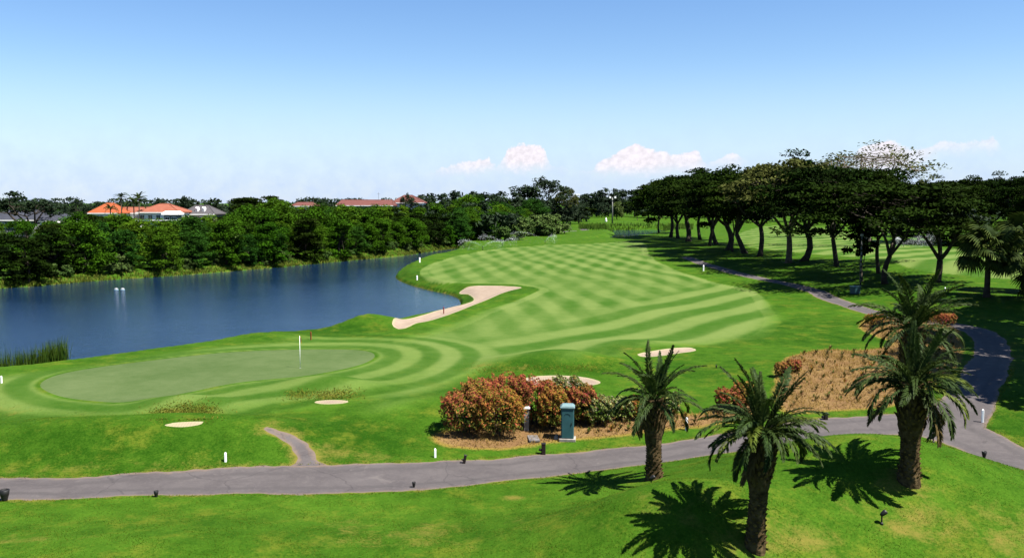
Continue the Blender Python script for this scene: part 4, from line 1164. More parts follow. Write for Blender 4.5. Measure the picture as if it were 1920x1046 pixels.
# ------------------------------------------------------------------ planting beds: croton shrubs and young plants
PAL = {'red': [(.40, .085, .045), (.42, .15, .050), (.34, .065, .055), (.40, .20, .045), (.20, .18, .022), (.40, .20, .055)],
       'orange': [(.40, .21, .040), (.42, .15, .040), (.33, .23, .028), (.40, .10, .045), (.18, .19, .022), (.42, .25, .055)],
       'green': [(.16, .24, .04), (.32, .34, .10), (.09, .16, .02), (.40, .40, .20), (.28, .17, .05), (.08, .13, .018)],
       'straw': [(.24, .17, .06), (.20, .13, .05), (.17, .16, .03), (.12, .12, .02), (.22, .10, .05), (.26, .20, .08)]}
def croton(name, size, pal, seed, n=5200, leaf=.075):
    rng = np.random.default_rng(seed); sx, sy, sz = size
    d = unit(rng.normal(size=(n, 3))); d[:, 2] = np.abs(d[:, 2]) * rng.choice([1, 1, 1, -.55], n)
    lump = 1 + .13 * np.sin(d[:, 0] * 7 + seed) * np.sin(d[:, 1] * 6 + 2 * seed) + .12 * np.sin(d[:, 0] * 13 + d[:, 2] * 11 + seed)
    r = lump * (1 - .30 * rng.random(n) ** 2.2)
    sq_ = np.sign(d) * np.abs(d) ** .64
    P = sq_ * r[:, None] * np.array([sx / 2, sy / 2, sz * .52]) + np.array([0, 0, sz * .50])
    P[:, 2] = np.maximum(P[:, 2], .12)
    V, F = leaf_quads(P, unit(d + [0, 0, .5]), leaf, rng, .42, 1.3)
    pal = np.array(PAL[pal]); base = (np.sin(P[:, 0] * 2.6 + seed) + np.sin(P[:, 1] * 3.1 + P[:, 2] * 2.7 + 1.3 * seed)) * .9 + rng.normal(size=n) * 1.5
    idx = np.clip(np.round(2.5 + base), 0, 5).astype(int)
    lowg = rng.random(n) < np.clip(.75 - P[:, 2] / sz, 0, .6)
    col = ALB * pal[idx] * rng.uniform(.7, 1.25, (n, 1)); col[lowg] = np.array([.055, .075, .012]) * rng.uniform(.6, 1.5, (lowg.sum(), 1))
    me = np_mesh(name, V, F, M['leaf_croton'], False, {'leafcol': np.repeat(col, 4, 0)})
    st = MB()
    for i in range(9):
        a = rng.uniform(0, 6.28); q = np.array([math.cos(a) * sx * .3, math.sin(a) * sy * .3, sz * .7])
        st.tube([(q[0] * .3, q[1] * .3, -.1), q * .6, q], [.03, .022, .01], 4)
    return me, st
def put_croton(px, py, size, pal, seed, label, rz=0.0, n=5200):
    p = ground(px, py); me, st = croton('foliage', size, pal, seed, n)
    r = empty('croton_shrub', p, rz); tag(r, label, 'shrub', 'croton shrubs of the hedge')
    link('foliage', me, r); st.build('stems', M['bark'], r); return r
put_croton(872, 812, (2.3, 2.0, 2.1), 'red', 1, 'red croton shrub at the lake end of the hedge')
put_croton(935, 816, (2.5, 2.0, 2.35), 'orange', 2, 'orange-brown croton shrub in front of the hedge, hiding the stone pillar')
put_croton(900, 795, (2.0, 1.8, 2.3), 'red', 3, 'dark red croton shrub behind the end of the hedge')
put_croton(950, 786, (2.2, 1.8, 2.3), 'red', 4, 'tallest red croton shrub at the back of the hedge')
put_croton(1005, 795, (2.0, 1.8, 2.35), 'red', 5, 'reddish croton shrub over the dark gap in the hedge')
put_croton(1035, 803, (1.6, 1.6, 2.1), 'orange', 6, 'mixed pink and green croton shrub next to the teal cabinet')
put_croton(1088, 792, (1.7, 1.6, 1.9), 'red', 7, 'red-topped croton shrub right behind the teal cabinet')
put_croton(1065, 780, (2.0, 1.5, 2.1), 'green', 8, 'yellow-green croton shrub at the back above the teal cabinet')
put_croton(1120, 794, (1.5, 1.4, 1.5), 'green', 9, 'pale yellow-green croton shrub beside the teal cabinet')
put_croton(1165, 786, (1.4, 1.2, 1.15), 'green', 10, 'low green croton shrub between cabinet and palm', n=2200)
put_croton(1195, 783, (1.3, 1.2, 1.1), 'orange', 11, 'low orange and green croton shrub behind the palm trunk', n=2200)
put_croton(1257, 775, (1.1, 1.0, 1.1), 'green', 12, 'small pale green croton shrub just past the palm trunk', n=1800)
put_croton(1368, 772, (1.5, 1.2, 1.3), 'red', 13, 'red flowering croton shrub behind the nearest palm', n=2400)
put_croton(1395, 768, (1.3, 1.2, 1.5), 'orange', 14, 'tall orange croton shrub behind the nearest palm crown', n=2400)
put_croton(1466, 706, (.9, .8, .9), 'red', 15, 'small crimson croton at the corner of the wide tan bed', n=1300)
put_croton(1488, 698, (.9, .8, .8), 'red', 16, 'second crimson croton at the corner of the wide tan bed', n=1300)
put_croton(1640, 612, (1.7, 1.3, 1.1), 'orange', 17, 'orange croton clump at the top corner of the tan bed', n=2200)
put_croton(1772, 610, (1.8, 1.3, 1.1), 'red', 18, 'red croton clump at the far top of the tan bed near the path', n=2200)
put_croton(1735, 604, (1.5, 1.2, 1.0), 'orange', 19, 'orange croton clump half hidden by the tall palm', n=1800)

def seedling(seed, pal, h):
    rng = np.random.default_rng(seed); V = []; F = []; C = []; b = 0; pal = PAL[pal]
    for i in range(13):
        a = rng.uniform(0, 6.28); o = rng.uniform(.2, 1.3); l = h * rng.uniform(.45, .8); z0 = h * rng.uniform(0, .45)
        d = np.array([math.cos(a) * o, math.sin(a) * o, 1.0]); d /= np.linalg.norm(d); wv = np.array([-math.sin(a), math.cos(a), 0]) * .045
        P = np.array([0, 0, z0]); V += [P, P + d * l * .55 - wv, P + d * l, P + d * l * .55 + wv]; F.append([b, b + 1, b + 2, b + 3]); b += 4
        c = ALB * np.array(pal[rng.integers(6)]) * rng.uniform(.6, 1.1); C += [c] * 4
    return np_mesh('young_plant', V, F, M['leaf_croton'], False, {'leafcol': np.array(C)})
SEED = [seedling(1, 'straw', .36), seedling(2, 'straw', .42), seedling(3, 'orange', .40), seedling(4, 'straw', .46), seedling(5, 'green', .34)]
def nth(i):
    return '%d%s' % (i, 'th' if 10 <= i % 100 <= 20 else {1: 'st', 2: 'nd', 3: 'rd'}.get(i % 10, 'th'))
def young(p, group, lab, sc):
    o = link('young_plant', rnd.choice(SEED)); o.location = p; o.rotation_euler = (rnd.uniform(-.15, .15), rnd.uniform(-.15, .15), rnd.uniform(0, 6)); o.scale = (sc, sc, sc)
    tag(o, lab, 'plant', group)
for row, (y0, y1) in enumerate(((812, 802), (803, 793), (794, 786), (786, 779))):
    k = 0
    for i in range(17):
        px = 1108 + i * 17.5 + rnd.uniform(-4, 4) + 6 * (row % 2); t = i / 16
        py = y0 + (y1 - y0 - 14) * t + rnd.uniform(-1.5, 1.5)
        p = on(px, py)
        if float(BED_A.sd(np.array([p[0]]), np.array([p[1]]))[0]) < .35: continue
        k += 1
        young((p[0], p[1], zat(p[0], p[1]) - .02), 'young plants in the long bed', 'young plant, %s from left in %s row, long bed by the path' % (nth(k), nth(row + 1)), rnd.uniform(.7, 1.15))
lo, hi = BED_B.P.min(0), BED_B.P.max(0)
cand = []
for r_ in range(46):
    for c_ in range(46):
        cand.append((lo[0] + (.4 if r_ % 2 else 0) + c_ * .86 + rnd.uniform(-.22, .22), lo[1] + .8 + r_ * 1.0 + rnd.uniform(-.22, .22), r_, rnd.random()))
cand = np.array(cand); ok = (BED_B.sd(cand[:, 0], cand[:, 1]) > .5) & (cand[:, 3] < .72); cand = cand[ok]; cz_ = land_at(cand[:, 0], cand[:, 1])
count = {}
for (qx, qy, r_, u_), z_ in zip(cand[:290], cz_):
    count[r_] = count.get(r_, 0) + 1
    young((qx, qy, z_ - .02), 'young plants in the wide tan bed', 'young plant, %s from left in %s row from the path, wide bed' % (nth(count[r_]), nth(int(r_) + 1)), rnd.uniform(.6, 1.2))

# ------------------------------------------------------------------ reeds and long grass (uncountable)
def blades(name, pts, hmin, hmax, mat, seed, label, w2=.03, lean=.25, cat='grass'):
    rng = np.random.default_rng(seed); n = len(pts); P = np.asarray(pts, float)
    a = rng.uniform(0, 6.28, n); h = rng.uniform(hmin, hmax, n)[:, None]; ln = rng.normal(size=(n, 2)) * lean
    wv = np.column_stack([np.cos(a), np.sin(a), np.zeros(n)]) * w2
    tip = P + np.column_stack([ln * h, h[:, 0]]); mid = P + np.column_stack([ln * h * .35, h[:, 0] * .55])
    V = np.stack([P - wv, P + wv, mid + wv * .8, tip, mid - wv * .8], 1).reshape(-1, 3)
    b = np.arange(n)[:, None] * 5
    F = np.concatenate([b + [0, 1, 2], b + [0, 2, 4], b + [4, 2, 3]])
    sh = np.clip(np.repeat(rng.normal(.5, .28, n), 5) + np.tile([-.2, -.2, 0, .15, 0], n), 0, 1)
    o = link(name, np_mesh(name, V, F, mat, False, {'shade': sh}))
    return tag(o, label, cat, kind='stuff')
rg = np.random.default_rng(9)
def scatter_px(x0, x1, yfun, n, spread):
    L = []
    for i in range(n):
        px = rg.uniform(x0, x1); p = at(px, yfun(px) + rg.normal() * spread, -.7); L.append((p[0], p[1]))
    A_ = np.array(L); z = land_at(A_[:, 0], A_[:, 1]); return np.column_stack([A_, np.maximum(z, WATER_Z) - .03])
clump = []
for cx, n, sp in ((12, 260, 9), (38, 240, 8), (58, 300, 8), (75, 260, 7), (92, 320, 7), (106, 220, 6), (119, 240, 5), (-40, 400, 22), (-120, 500, 40)):
    for i in range(n):
        px = rg.normal(cx, sp); p = at(px, 709 - px * .085 + rg.normal() * 2.0, -.8); clump.append((p[0], p[1]))
clump = np.array(clump); cz = np.maximum(land_at(clump[:, 0], clump[:, 1]), WATER_Z) - .03
blades('reeds', np.column_stack([clump, cz]), .8, 2.3, M['reed'], 41, 'tall dark green reeds at the near edge of the lake', .02, .09, 'reeds')
L = []
for i in range(15000):
    s = rg.uniform(0, cum[-4]); p, n = along(s); off = abs(rg.normal()) * .9 - .2
    dens = .5 + .5 * math.sin(s / 6.0) * math.sin(s / 2.3 + 1)
    if rg.random() > .35 + .65 * dens: continue
    q = p + n * off; L.append(q)
L = np.array(L); z = np.maximum(land_at(L[:, 0], L[:, 1]), WATER_Z) - .03
blades('shore_grass', np.column_stack([L, z]), .12, .6, M['shore'], 42, 'yellow-green grass fringe along the far shore of the lake', .07, .35)
L = []
for i in range(5000):
    px = rg.uniform(1085, 1300); p = at(px, 428.5 + rg.normal() * 1.6, 0); L.append((p[0], p[1]))
L = np.array(L); sdp = POND.sd(L[:, 0], L[:, 1]); L = L[sdp < .3]; z = np.maximum(land_at(L[:, 0], L[:, 1]), WATER_Z) - .03
blades('pond_reeds', np.column_stack([L, z]), .7, 1.8, M['pond_reed'], 43, 'band of green reeds behind the far pond', .12, .08, 'reeds')
def face_grass(pxys, n, seed, label, h=(.03, .15)):
    L = []
    e = np.array(pxys)[rg.integers(len(pxys), size=n)]
    L = on_many(e[:, 0] + rg.normal(size=n) * e[:, 2], e[:, 1] + rg.normal(size=n) * e[:, 3])[:, :2]; ok = np.ones(len(L), bool)
    for k in (3, 4, 1): ok &= BUNKERS[k][1].sd(L[:, 0], L[:, 1]) < -.03
    L = L[ok]
    blades('long_grass', np.column_stack([L, land_at(L[:, 0], L[:, 1]) - .02]), h[0], h[1], M['yellow_grass'], seed, label, .025, 1.1)
face_grass([(310, 775, 18, 7), (350, 768, 22, 9), (385, 770, 18, 9), (365, 780, 14, 5)], 2300, 51, 'tufted yellow long grass on the face of the bunker nearest the reeds')
face_grass([(560, 742, 14, 5), (600, 740, 22, 5), (650, 738, 18, 6), (620, 746, 18, 2.5)], 1200, 52, 'tufted long grass above the small sliver bunker', (.04, .17))
face_grass([(920, 695, 22, 7), (1000, 692, 35, 5), (1090, 690, 30, 5)], 1300, 53, 'rough tufted grass on the bank behind the oval bunker', (.03, .11))
# turf standing a little proud of the path and bed edges and over the near rough
L = []
Q = np.column_stack([rg.uniform(-26, 34, 240000), rg.uniform(22, 56, 240000)])
sd = np.maximum(PATH.sd(Q[:, 0], Q[:, 1]), PATH2.sd(Q[:, 0], Q[:, 1])); sdb = np.maximum(BED_A.sd(Q[:, 0], Q[:, 1]), BED_B.sd(Q[:, 0], Q[:, 1]))
keep = ((sd < -.02) & (sd > -.30)) | ((sdb < .05) & (sdb > -.25) & (sd < -.02))
Q = Q[keep]
blades('verge_grass', np.column_stack([Q, land_at(Q[:, 0], Q[:, 1]) - .01]), .02, .065, M['yellow_grass'], 61, 'short uneven grass along the edges of the path and beds', .02, 1.2)

M['mulch'] = leaf_mat('dry_mulch', (.26, .15, .04), (.52, .36, .11), .5, .9, .02, 0)
Q = np.column_stack([rg.uniform(-6, 40, 170000), rg.uniform(38, 90, 170000)])
Q = Q[np.maximum(BED_A.sd(Q[:, 0], Q[:, 1]), BED_B.sd(Q[:, 0], Q[:, 1])) > .05]
wgt = .5 + .5 * np.sin(Q[:, 0] * 1.9 + np.sin(Q[:, 1] * 1.1) * 2) * np.sin(Q[:, 1] * 1.6)
Q = Q[rg.random(len(Q)) < .25 + .75 * wgt]
blades('dry_mulch', np.column_stack([Q, land_at(Q[:, 0], Q[:, 1]) - .01]), .06, .24, M['mulch'], 62, 'dry straw and dead stalks scattered over the planting beds', .02, 1.0, 'mulch')

# ------------------------------------------------------------------ golf course furniture
def flagstick(px, py):
    p = ground(px, py); r = empty('flagstick', p); tag(r, 'flagstick with small yellow flag standing in the putting green', 'flagstick')
    mb = MB(); mb.tube([(0, 0, -.1), (0, 0, 2.2)], [.017, .012], 8); mb.build('pole', M['white'], r, True)
    V = []; F = []
    for i in range(9):
        t = i / 8
        for j in range(5):
            u = j / 4; V.append((.02 + .11 * t, .05 * math.sin(5 * t + u), 2.15 - .34 * u - .14 * t + .03 * math.sin(4 * t)))
    for i in range(8):
        for j in range(4): F.append((i * 5 + j, i * 5 + j + 1, i * 5 + j + 6, i * 5 + j + 5))
    MB().add(V, F).build('flag', M['flag'], r, True)
    mb = MB(); mb.lathe([(.054, -.10), (.056, .004), (.05, .006), (.048, -.09)], 14); mb.build('cup', M['hole'], r, True)
flagstick(563, 690)

def stake(px, py, h, wd, label, mat='white', lean=(0, 0), group='white marker stakes'):
    p = ground(px, py); r = empty('marker_stake', p); tag(r, label, 'stake', group)
    r.rotation_euler = (lean[0], lean[1], rnd.uniform(-.4, .4))
    wd *= .78
    mb = MB(); mb.box((0, 0, h * .42), (wd, wd, h * .98), 0, wd * .12); mb.build('post', M[mat], r)
    mb = MB(); mb.box((0, 0, h * .91 + wd * .35), (wd * .98, wd * .98, wd * .7), 0, wd * .1, .35); mb.build('tip', M[mat], r)
stake(423, 865, .42, .12, 'white marker stake above the path before the green bank')
stake(816, 857, .42, .12, 'white marker stake beside the end of the soil bed')
stake(1287, 806, .70, .15, 'white marker stake at the edge of the bed past the first palm')
stake(1842, 791, .70, .14, 'white marker stake on the verge at the path junction')
stake(782, 518, .65, .24, 'white marker stake on the grassy point by the lake, nearer one')
stake(787, 492, .85, .34, 'white marker stake on the grassy point by the lake, farther one')
stake(1319, 508, .90, .26, 'white marker stake at the edge of the grove shade')
stake(1772, 546, .40, .18, 'small white marker stake on the lawn left of the fan palm')
stake(3, 718, .45, .10, 'white marker stake beside the reeds at the lake')
stake(735, 482, .9, .2, 'slim pale stake at the far shore among the shrubs', 'concrete')
stake(832, 585, .75, .12, 'red hazard stake by the sand at the lake corner', 'red', (0, 0), 'red hazard stakes')
stake(583, 637, .7, .10, 'red hazard stake on the bank behind the flag', 'red', (0, 0), 'red hazard stakes')

def path_light(px, py, h, wd, label, kind='post', lean=(0, 0), rz=0.0):
    p = ground(px, py); r = empty('path_light', p, rz); tag(r, label, 'path light', 'low dark path lights')
    r.rotation_euler = (lean[0], lean[1], rz); s = h
    if kind == 'post':
        MB().box((0, 0, s * .5 - .05), (wd, wd, s + .1), 0, wd * .12).build('post', M['brown_post'], r)
        MB().box((0, 0, s + .015), (wd * 1.12, wd * 1.12, .035), 0, .01).build('cap', M['black'], r)
        MB().tube([(-wd * .4, 0, s * .35), (-wd * 1.0, -.02, s * .48)], [wd * .26, wd * .40], 8).build('lamp_head', M['black'], r, True)
    elif kind == 'bucket':
        MB().lathe([(wd * .32, -.05), (wd * .34, s * .15), (wd * .50, s * .55), (wd * .58, s * .97), (wd * .50, s), (wd * .44, s * .9)], 12).build('lamp_head', M['black'], r, True)
        MB().lathe([(wd * .15, -.12), (wd * .15, .05)], 8).build('spike', M['black'], r)
    else:
        MB().tube([(0, 0, -.1), (0, 0, s * .7)], [.03, .025], 6).build('stem', M['brown_post'], r, True)
        MB().tube([(-.05, 0, s * .66), (.0, 0, s * .74), (.10, .0, s * .92), (.14, 0, s)], [wd * .3, wd * .55, wd * .7, wd * .62], 9).build('lamp_head', M['black'], r, True)
        MB().lathe([(wd * .5, -.02), (wd * .42, .05), (wd * .1, .08)], 8).build('base', M['black'], r, True)
path_light(1019, 851, .52, .20, 'square dark post light on the verge in front of the cabinet')
path_light(870, 868, .38, .13, 'leaning dark post light on the verge past the hedge', lean=(0, .2))
path_light(9, 938, .46, .34, 'black bucket-shaped path light at the lower edge beside the path', 'bucket')
path_light(293, 931, .26, .17, 'small black path light on the near side of the path before the mound', 'bucket')
path_light(776, 913, .24, .14, 'small black path light on the near side of the path in the middle', 'bucket')
path_light(1548, 786, .34, .20, 'dark post light under the wide tan bed')
path_light(1845, 858, .32, .20, 'black path light beside the path bend', 'bucket')
path_light(1741, 822, .30, .22, 'tilted black path light on the crest beside the stout palm', 'bucket', (0, .9))
path_light(1750, 829, .46, .15, 'spotlight on a short stem at the crest beside the stout palm', 'spot')
path_light(1653, 982, .46, .13, 'spotlight on a short stem alone on the mound grass', 'spot')
path_light(1221, 911, .42, .13, 'spotlight on a short stem at the foot of the palm by the path', 'spot')
path_light(1343, 690, .22, .10, 'tiny dark peg light on the lawn behind the palms', 'bucket')

# teal cabinet with lid, plinth, door
p = ground(1064, 823); r = empty('utility_cabinet', p, -.10); tag(r, 'tall teal metal cabinet with pale lid in front of the croton hedge', 'cabinet')
MB().box((0, 0, .86), (.64, .56, 1.56), 0, .02).build('body', M['teal'], r)
MB().box((0, 0, .02), (.84, .74, .16), 0, .02).build('plinth', M['concrete'], r)
lid = MB().box((0, 0, 1.685), (.74, .66, .09), 0, .02).build('lid', M['teal_light'], r)
MB().box((0, 0, 1.775), (.66, .58, .085), 0, .02, .85).build('lid_top', M['teal_light'], lid)
dr = MB().box((0, -.288, .84), (.54, .018, 1.40), 0, .004).build('door', M['teal'], r)
mb = MB()
for i in range(14):
    a0, a1 = math.pi * (i / 13) * 1.0, 0
mb.tube([(.15 * math.cos(math.pi * i / 12), -.301, 1.28 + .12 * math.sin(math.pi * i / 12)) for i in range(13)], .010, 5); mb.build('emblem', M['teal_dark'], dr)
MB().box((.21, -.305, .86), (.03, .03, .14), 0, .006).build('handle', M['black'], dr)
for zz in (.35, 1.35): MB().tube([(-.265, -.30, zz - .06), (-.265, -.30, zz + .06)], .015, 6).build('hinge', M['teal_dark'], dr)
p = ground(1043, 823); mb = MB(); mb.box((0, 0, .10), (.26, .22, .30), .4, .07, .7); o = mb.build('stone', M['concrete']); o.location = p; tag(o, 'small pale stone on the soil next to the cabinet', 'stone')
p = ground(987, 806); r = empty('stone_pillar', p); tag(r, 'short pale stone pillar half hidden by the orange shrub', 'pillar', kind='thing')
MB().box((0, 0, .55), (.26, .26, 1.2), 0, .02).build('shaft', M['concrete'], r); MB().box((0, 0, 1.19), (.36, .36, .10), 0, .02).build('cap', M['white_wall'], r)
p = ground(1000, 823); mb = MB(); mb.box((0, 0, .03), (.55, 1.0, .12), .1, .02); o = mb.build('concrete_slab', M['grey_conc']); o.location = p; tag(o, 'grey concrete slab on the soil between shrub and cabinet', 'slab', kind='thing')

# teal box and slim banded post by the grove path
p = ground(1603, 551); r = empty('ball_washer', p, .5); tag(r, 'small dark teal box on the grass where the path leaves the grove', 'box')
MB().box((0, 0, .42), (.95, .8, .84), 0, .06).build('body', M['teal_dark'], r); MB().box((.0, 0, .90), (1.05, .9, .10), 0, .03).build('lid', M['teal_light'], r)
p = ground(1613, 538); r = empty('banded_post', p); tag(r, 'slim tall banded post rising beside the teal box', 'post')
MB().tube([(0, 0, -.2), (0, 0, 6.4)], [.09, .08], 8).build('pole', M['pole'], r, True)
for k in range(9): MB().tube([(0, 0, .35 + .68 * k), (0, 0, .62 + .68 * k)], .105, 8).build('band', M['black'], r, True)
MB().box((0, 0, 6.5), (.34, .2, .26), 0, .03).build('head', M['lamp_head'], r)

# floodlight masts
def mast(px, py, top_y, label, lamps, mat='pole'):
    p = ground(px, py); d = p[1]; h = zpix(top_y, d) - p[2]; r = empty('floodlight_mast', p); tag(r, label, 'floodlight', 'floodlight masts at the far end')
    MB().tube([(0, 0, -.5), (0, 0, h * .5), (0, 0, h)], [.42, .34, .22], 8).build('pole', M['pole'], r, True)
    MB().tube([(-1.4, 0, h - .4), (1.4, 0, h - .4)], .16, 6).build('crossarm', M['pole'], r)
    for i in range(lamps):
        x = -1.3 + 2.6 * i / max(lamps - 1, 1)
        o = MB().box((x, -.35, h + .15), (1.15, .55, 1.15), 0, .12, .8).build('lamp', M['lamp_head'], r); MB().box((x, -.66, h + .15), (.85, .05, .85), 0, .02).build('glass', M['white'], o)
mast(1148, 419, 371, 'floodlight mast with round white head beside the bright weeping tree', 2)
mast(1081, 412, 366, 'floodlight mast with two lamps against the dark trees', 3)
p = spot(1136, 480); r = empty('white_statue', (p[0], p[1], zat(p[0], p[1]))); r.scale = (.6, .6, .7); tag(r, 'small white marker statue on the far mound', 'statue')
MB().lathe([(.9, -.2), (.95, .8), (.7, 1.4), (.75, 2.0), (.4, 2.7)], 10).build('body', M['white'], r, True); MB().lathe([(.1, 2.55), (.36, 2.75), (.40, 3.0), (.22, 3.3), (.02, 3.38)], 10).build('head', M['white'], r, True)

# white floats on the lake
for px, lab in ((218, 'white float on the lake, nearer the wood edge of the pair'), (230, 'white float on the lake, the one toward the flag')):
    p = at(px, 544, WATER_Z); r = empty('lake_float', p, rnd.uniform(0, 3)); r.scale = (.75, .75, .6); tag(r, lab, 'float', 'pair of floats on the lake')
    MB().lathe([(.25, -.15), (.42, 0), (.45, .10), (.36, .18)], 12).build('hull', M['float_blue'], r, True)
    MB().lathe([(.40, .15), (.36, .32), (.25, .46), (.06, .54)], 12).build('dome', M['float_white'], r, True)
    MB().tube([(0, 0, .5), (0, 0, .74)], .03, 6).build('stub', M['pole'], r)

# sprinklers with their jets
def sprinkler(px, py, jets, label, seed, n=900):
    p = ground(px, py); r = empty('sprinkler', p); tag(r, label, 'sprinkler', 'sprinklers running on the course')
    MB().tube([(0, 0, -.1), (0, 0, .7)], .06, 6).build('riser', M['black'], r, True); MB().box((0, 0, .75), (.25, .14, .14), 0, .03).build('nozzle', M['black'], r)
    rng = np.random.default_rng(seed); P = []; Sz = []
    for (dx, dy, h, spread) in jets:
        t = rng.random(n) ** .8
        q = np.column_stack([dx * t, dy * t, .75 + h * 4 * t * (1 - t * .72)]) + rng.normal(size=(n, 3)) * (spread * (.12 + t))[:, None]
        fall = rng.random(n) < .35; q[fall, 2] *= rng.random(fall.sum())
        P.append(q); Sz.append(.035 + .04 * t)
    P = np.concatenate(P); sz = np.concatenate(Sz)[:, None]; P[:, 2] = np.maximum(P[:, 2], .05); m = len(P)
    a = rng.normal(size=(m, 3)) * sz; b2 = rng.normal(size=(m, 3)) * sz
    V = np.stack([P + a, P + b2, P - a * .7 - b2 * .7], 1).reshape(-1, 3)
    o = link('spray', np_mesh('spray', V, np.arange(m * 3).reshape(m, 3), M['spray']), r); tag(o, kind='stuff')
sprinkler(1022, 457, [(-9.5, 3, 1.7, .16), (3.0, 2, 1.0, .3)], 'sprinkler throwing a long jet toward the wood at the far fairway edge', 1)
sprinkler(905, 469, [(-5.5, 2, 1.0, .25), (5.0, 3, 1.0, .25)], 'sprinkler with two low jets by the lake inlet', 2)
sprinkler(942, 461, [(-6, 2, 1.2, .3), (3.5, 1, .8, .3)], 'sprinkler in the gap between the other two at the fairway edge', 3)
sprinkler(1694, 463, [(9.0, 2, 1.2, .75), (5.5, -1, .8, .8), (-2, 0, 1.0, .2)], 'sprinkler misting the second fairway behind the grove', 4, 1800)
sprinkler(1612, 456, [(6.0, 2, 1.3, .3)], 'sprinkler jet seen behind the forked young tree', 5)

# ------------------------------------------------------------------ houses behind the wood
def house(px0, px1, d, ridge_y, eave_y, base_y, label, roof, wall, ridge=(.3, .7), depth=9.0, rz=0.0, windows=4, dormers=0, name='villa', gable=False, over=.5):
    cx = (px0 + px1) / 2; W = (px1 - px0) / F_PX * d; x = (cx - CX) / F_PX * d
    zr, ze = zpix(ridge_y, d), zpix(eave_y, d); zb = zat(x, d + depth / 2) - .3; zb = min(zb, ze - 3)
    r = empty(name, (x, d + depth / 2, zb), rz); tag(r, label, 'house', 'houses behind the wood')
    he, hr = ze - zb, zr - zb; w2, d2 = W / 2, depth / 2
    MB().box((0, 0, he / 2), (W - 2 * over, depth - 2 * over, he)).build('wall', M[wall], r)
    a, b = -w2 + W * ridge[0], -w2 + W * ridge[1]
    V = [(-w2, -d2, he), (w2, -d2, he), (w2, d2, he), (-w2, d2, he), (a, 0, hr), (b, 0, hr), (-w2, -d2, he - .22), (w2, -d2, he - .22), (w2, d2, he - .22), (-w2, d2, he - .22)]
    rf = MB().add(V, [(0, 1, 5, 4), (1, 2, 5), (2, 3, 4, 5), (3, 0, 4), (6, 7, 1, 0), (7, 8, 2, 1), (8, 9, 3, 2), (9, 6, 0, 3), (9, 8, 7, 6)]).build('roof', M[roof], r)
    mb = MB(); mb.tube([V[4], V[5]], .14, 6)
    for i, j in ((0, 4), (3, 4), (1, 5), (2, 5)): mb.tube([V[i], V[j]], .12, 5)
    mb.build('ridge_caps', M[roof], rf)
    MB().box((0, -d2 - .03, he - .16), (W, .06, .24)).build('fascia', M['white_wall'], rf)
    for i in range(windows):
        wx = -w2 + over + (W - 2 * over) * (i + .5) / windows
        fr = MB().box((wx, -d2 + over - .03, he - 1.35), (1.1, .12, 1.3), 0, .02).build('window', M['white_wall'], r)
        for s2 in (-.26, .26): MB().box((wx + s2, -d2 + over - .10, he - 1.35), (.42, .04, 1.05)).build('pane', M['window'], fr)
    for i in range(dormers):
        dx = (i - (dormers - 1) / 2) * 1.75 + .3; zz = he + (hr - he) * .42; yy2 = -d2 * .58
        dm = MB().box((dx, yy2 - .15, zz + .1), (.8, 1.2, .95), 0, .05).build('dormer', M['white'], r)
        MB().tube([(dx, yy2 - .80, zz + .52), (dx, yy2 + .6, zz + .52)], .40, 10).build('dormer_roof', M['white'], dm, True)
        MB().box((dx, yy2 - .78, zz + .08), (.45, .03, .6)).build('pane', M['lamp_head'], dm)
    return r, he, W
house(-25, 66, 214, 394.5, 412, 440, 'house with long slate-grey hipped roof at the edge of the picture', 'tile_slate', 'grey_wall', (.22, .86), 10, windows=5)
house(70, 128, 212, 398, 414, 440, 'second slate-grey hipped roof beside the long one', 'tile_slate', 'white_wall', (.05, .42), 9, windows=3)
house(104, 133, 205, 416, 418, 440, 'low flat annexe with white fascia and brick red wall', 'white_wall', 'brick', (.1, .9), 5, windows=2, name='annexe')
house(166, 222, 236, 381, 399, 420, 'house with bright orange hipped roof', 'tile_orange', 'white_wall', (.40, .64), 9, windows=4)
house(214, 300, 244, 389, 399, 420, 'low salmon-red roofed wing joining the orange and red roofs', 'tile_red', 'white_wall', (.1, .9), 8, windows=5)
rr, he, W = house(256, 338, 228, 382.5, 397.5, 420, 'white villa with red tiled hipped roof behind the coconut palms', 'tile_red', 'white_wall', (.38, .60), 10, windows=5)
house(304, 336, 222, 397, 401, 420, 'white flat-roofed porch of the red villa with a dark opening', 'white_wall', 'grey_wall', (.05, .95), 4, windows=2, name='porch')
house(338, 404, 236, 385.5, 401, 420, 'grey hip-roofed house with two white dormers', 'tile_grey', 'cream_wall', (.28, .66), 10, windows=4, dormers=2)
house(630, 738, 330, 375, 385, 420, 'long low rose-tiled roof above the treetops', 'tile_rose', 'cream_wall', (.06, .95), 12, windows=7)
house(733, 796, 345, 366, 380, 420, 'hipped rose-tiled roof at the end of the long one', 'tile_rose', 'white_wall', (.35, .6), 12, windows=4)
house(545, 592, 320, 379.5, 386, 420, 'small red roof peeping over the middle of the wood', 'tile_rose', 'white_wall', (.2, .8), 9, windows=3)
house(1570, 1680, 470, 352, 368, 420, 'pale house glimpsed through the gap in the grove crowns', 'tile_rose', 'white_wall', (.2, .8), 12, windows=5)
# green boundary wall under the villa
x0, d0 = (315 - CX) / F_PX * 208, 208.0
r = empty('boundary_wall', (x0, d0, zat(x0, d0))); tag(r, 'green boundary wall below the white villa', 'wall', kind='thing')
ht = zpix(412, d0) - zat(x0, d0)
MB().box((0, 0, ht / 2 - .2), (8.0, .25, ht)).build('panel', M['green_wall'], r); MB().box((0, 0, ht - .12), (8.2, .4, .22)).build('coping', M['white_wall'], r)
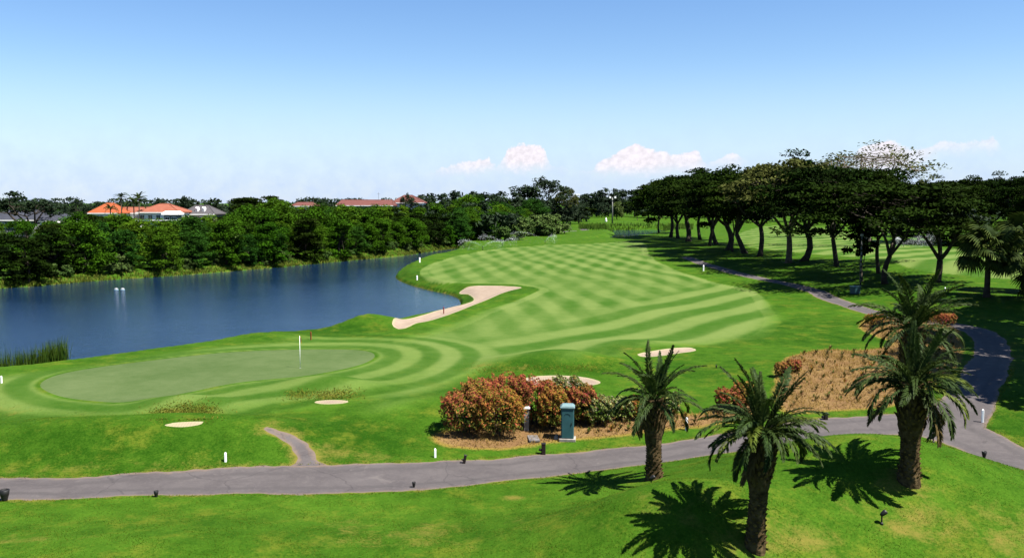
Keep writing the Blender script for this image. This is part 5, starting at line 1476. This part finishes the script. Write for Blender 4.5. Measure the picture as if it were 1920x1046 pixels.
# thin aerials on the skyline
for px, d, ty, lab in ((589, 330, 366, 'thin aerial mast over the small red roof'), (711, 335, 361, 'thin aerial mast over the long rose roof')):
    x = (px - CX) / F_PX * d; z = zat(x, d); h = zpix(ty, d) - z
    r = empty('aerial_mast', (x, d, z)); tag(r, lab, 'mast', 'aerials on the skyline')
    MB().tube([(0, 0, 0), (0, 0, h)], [.10, .05], 5).build('pole', M['pole'], r); MB().tube([(-.5, 0, h - .6), (.5, 0, h - .6)], .04, 4).build('crossbar', M['pole'], r)

# ------------------------------------------------------------------ far woodland that reads as one mass
def far_mass(name, regions, seed, label, leaf):
    rng = np.random.default_rng(seed); PP = []; NN = []; SH = []
    for (x0, x1, d0, d1, h0, h1, n) in regions:
        for i in range(n):
            d = rng.uniform(d0, d1); px = rng.uniform(x0, x1); x = (px - CX) / F_PX * d; z = zat(x, d); h = rng.uniform(h0, h1); R = h * rng.uniform(.5, .8)
            for k in range(7):
                a = rng.uniform(0, 6.28); rr = R * math.sqrt(rng.random()) * .8; zz = h * rng.uniform(.25, .9)
                P, N = pad_points(np.array([x + math.cos(a) * rr, d + math.sin(a) * rr, z + zz]), R * .5, h * .14, 22, rng)
                PP.append(P); NN.append(N); SH.append(np.clip(rng.normal(.45, .25) + rng.normal(size=len(P)) * .15, 0, 1))
    P = np.concatenate(PP); V, F = leaf_quads(P, np.concatenate(NN), leaf, rng)
    o = link(name, np_mesh(name, V, F, M['leaf_far'], False, {'shade': np.repeat(np.concatenate(SH), 4)}))
    return tag(o, label, 'woodland', kind='stuff')
far_mass('far_woodland', [(-250, 950, 300, 430, 7, 9.5, 200), (-300, 2300, 620, 900, 9, 14, 420), (380, 950, 255, 300, 6.5, 8.5, 60), (1380, 2200, 420, 560, 9, 13, 110), (-200, 130, 250, 300, 7, 9, 25)], 5, 'dark far woodland running along the horizon', 1.0)

# ------------------------------------------------------------------ turf blades on the near grass
rb = np.random.default_rng(77); nB = 330000
d_ = 23.0 + 40.0 * rb.random(nB) ** 1.5; x_ = d_ * rb.uniform(-.62, .62, nB)
sdp = np.maximum(np.maximum(PATH.sd(x_, d_), PATH2.sd(x_, d_)), np.maximum(SPUR.sd(x_, d_), np.maximum(BED_A.sd(x_, d_), BED_B.sd(x_, d_))))
for k in (3, 4): sdp = np.maximum(sdp, BUNKERS[k][1].sd(x_, d_))
lump = .5 + .25 * np.sin(x_ * 2.3 + 1.5 * np.sin(d_ * 1.7)) + .25 * np.sin(d_ * 3.1 + x_ * 1.1)
ok = (sdp < -.03) & (rb.random(nB) < (.35 + .65 * lump) * (1 - sstep(44, 62, d_))) & (GREEN.sd(x_, d_) < -1.5); x_, d_, lump = x_[ok], d_[ok], lump[ok]; n_ = len(x_)
P = np.column_stack([x_, d_, land_at(x_, d_) - .005]); h_ = rb.uniform(.015, .048, n_) * (.7 + .5 * lump) * (1 - .5 * sstep(40, 55, d_)); a_ = rb.uniform(0, 6.28, n_)
wv = np.column_stack([np.cos(a_), np.sin(a_), np.zeros(n_)]) * .013
tip = P + np.column_stack([rb.normal(size=(n_, 2)) * .8 * h_[:, None], h_])
Vb = np.stack([P - wv, P + wv, tip], 1).reshape(-1, 3)
M['turf_blade'] = leaf_mat('turf_blades', (.034, .105, .005), (.165, .235, .022), .42, .9, .02, 0)
big = .5 + .5 * np.sin(x_ * .55 + 2 * np.sin(d_ * .4)) * np.sin(d_ * .7)
sh_ = np.clip(.38 + .4 * big + rb.normal(size=n_) * .25, 0, 1)
tag(link('grass_blades', np_mesh('grass_blades', Vb, np.arange(n_ * 3).reshape(n_, 3), M['turf_blade'], False, {'shade': np.repeat(sh_, 3)})), 'short grass blades of the near lawn and mound', 'grass', kind='stuff')
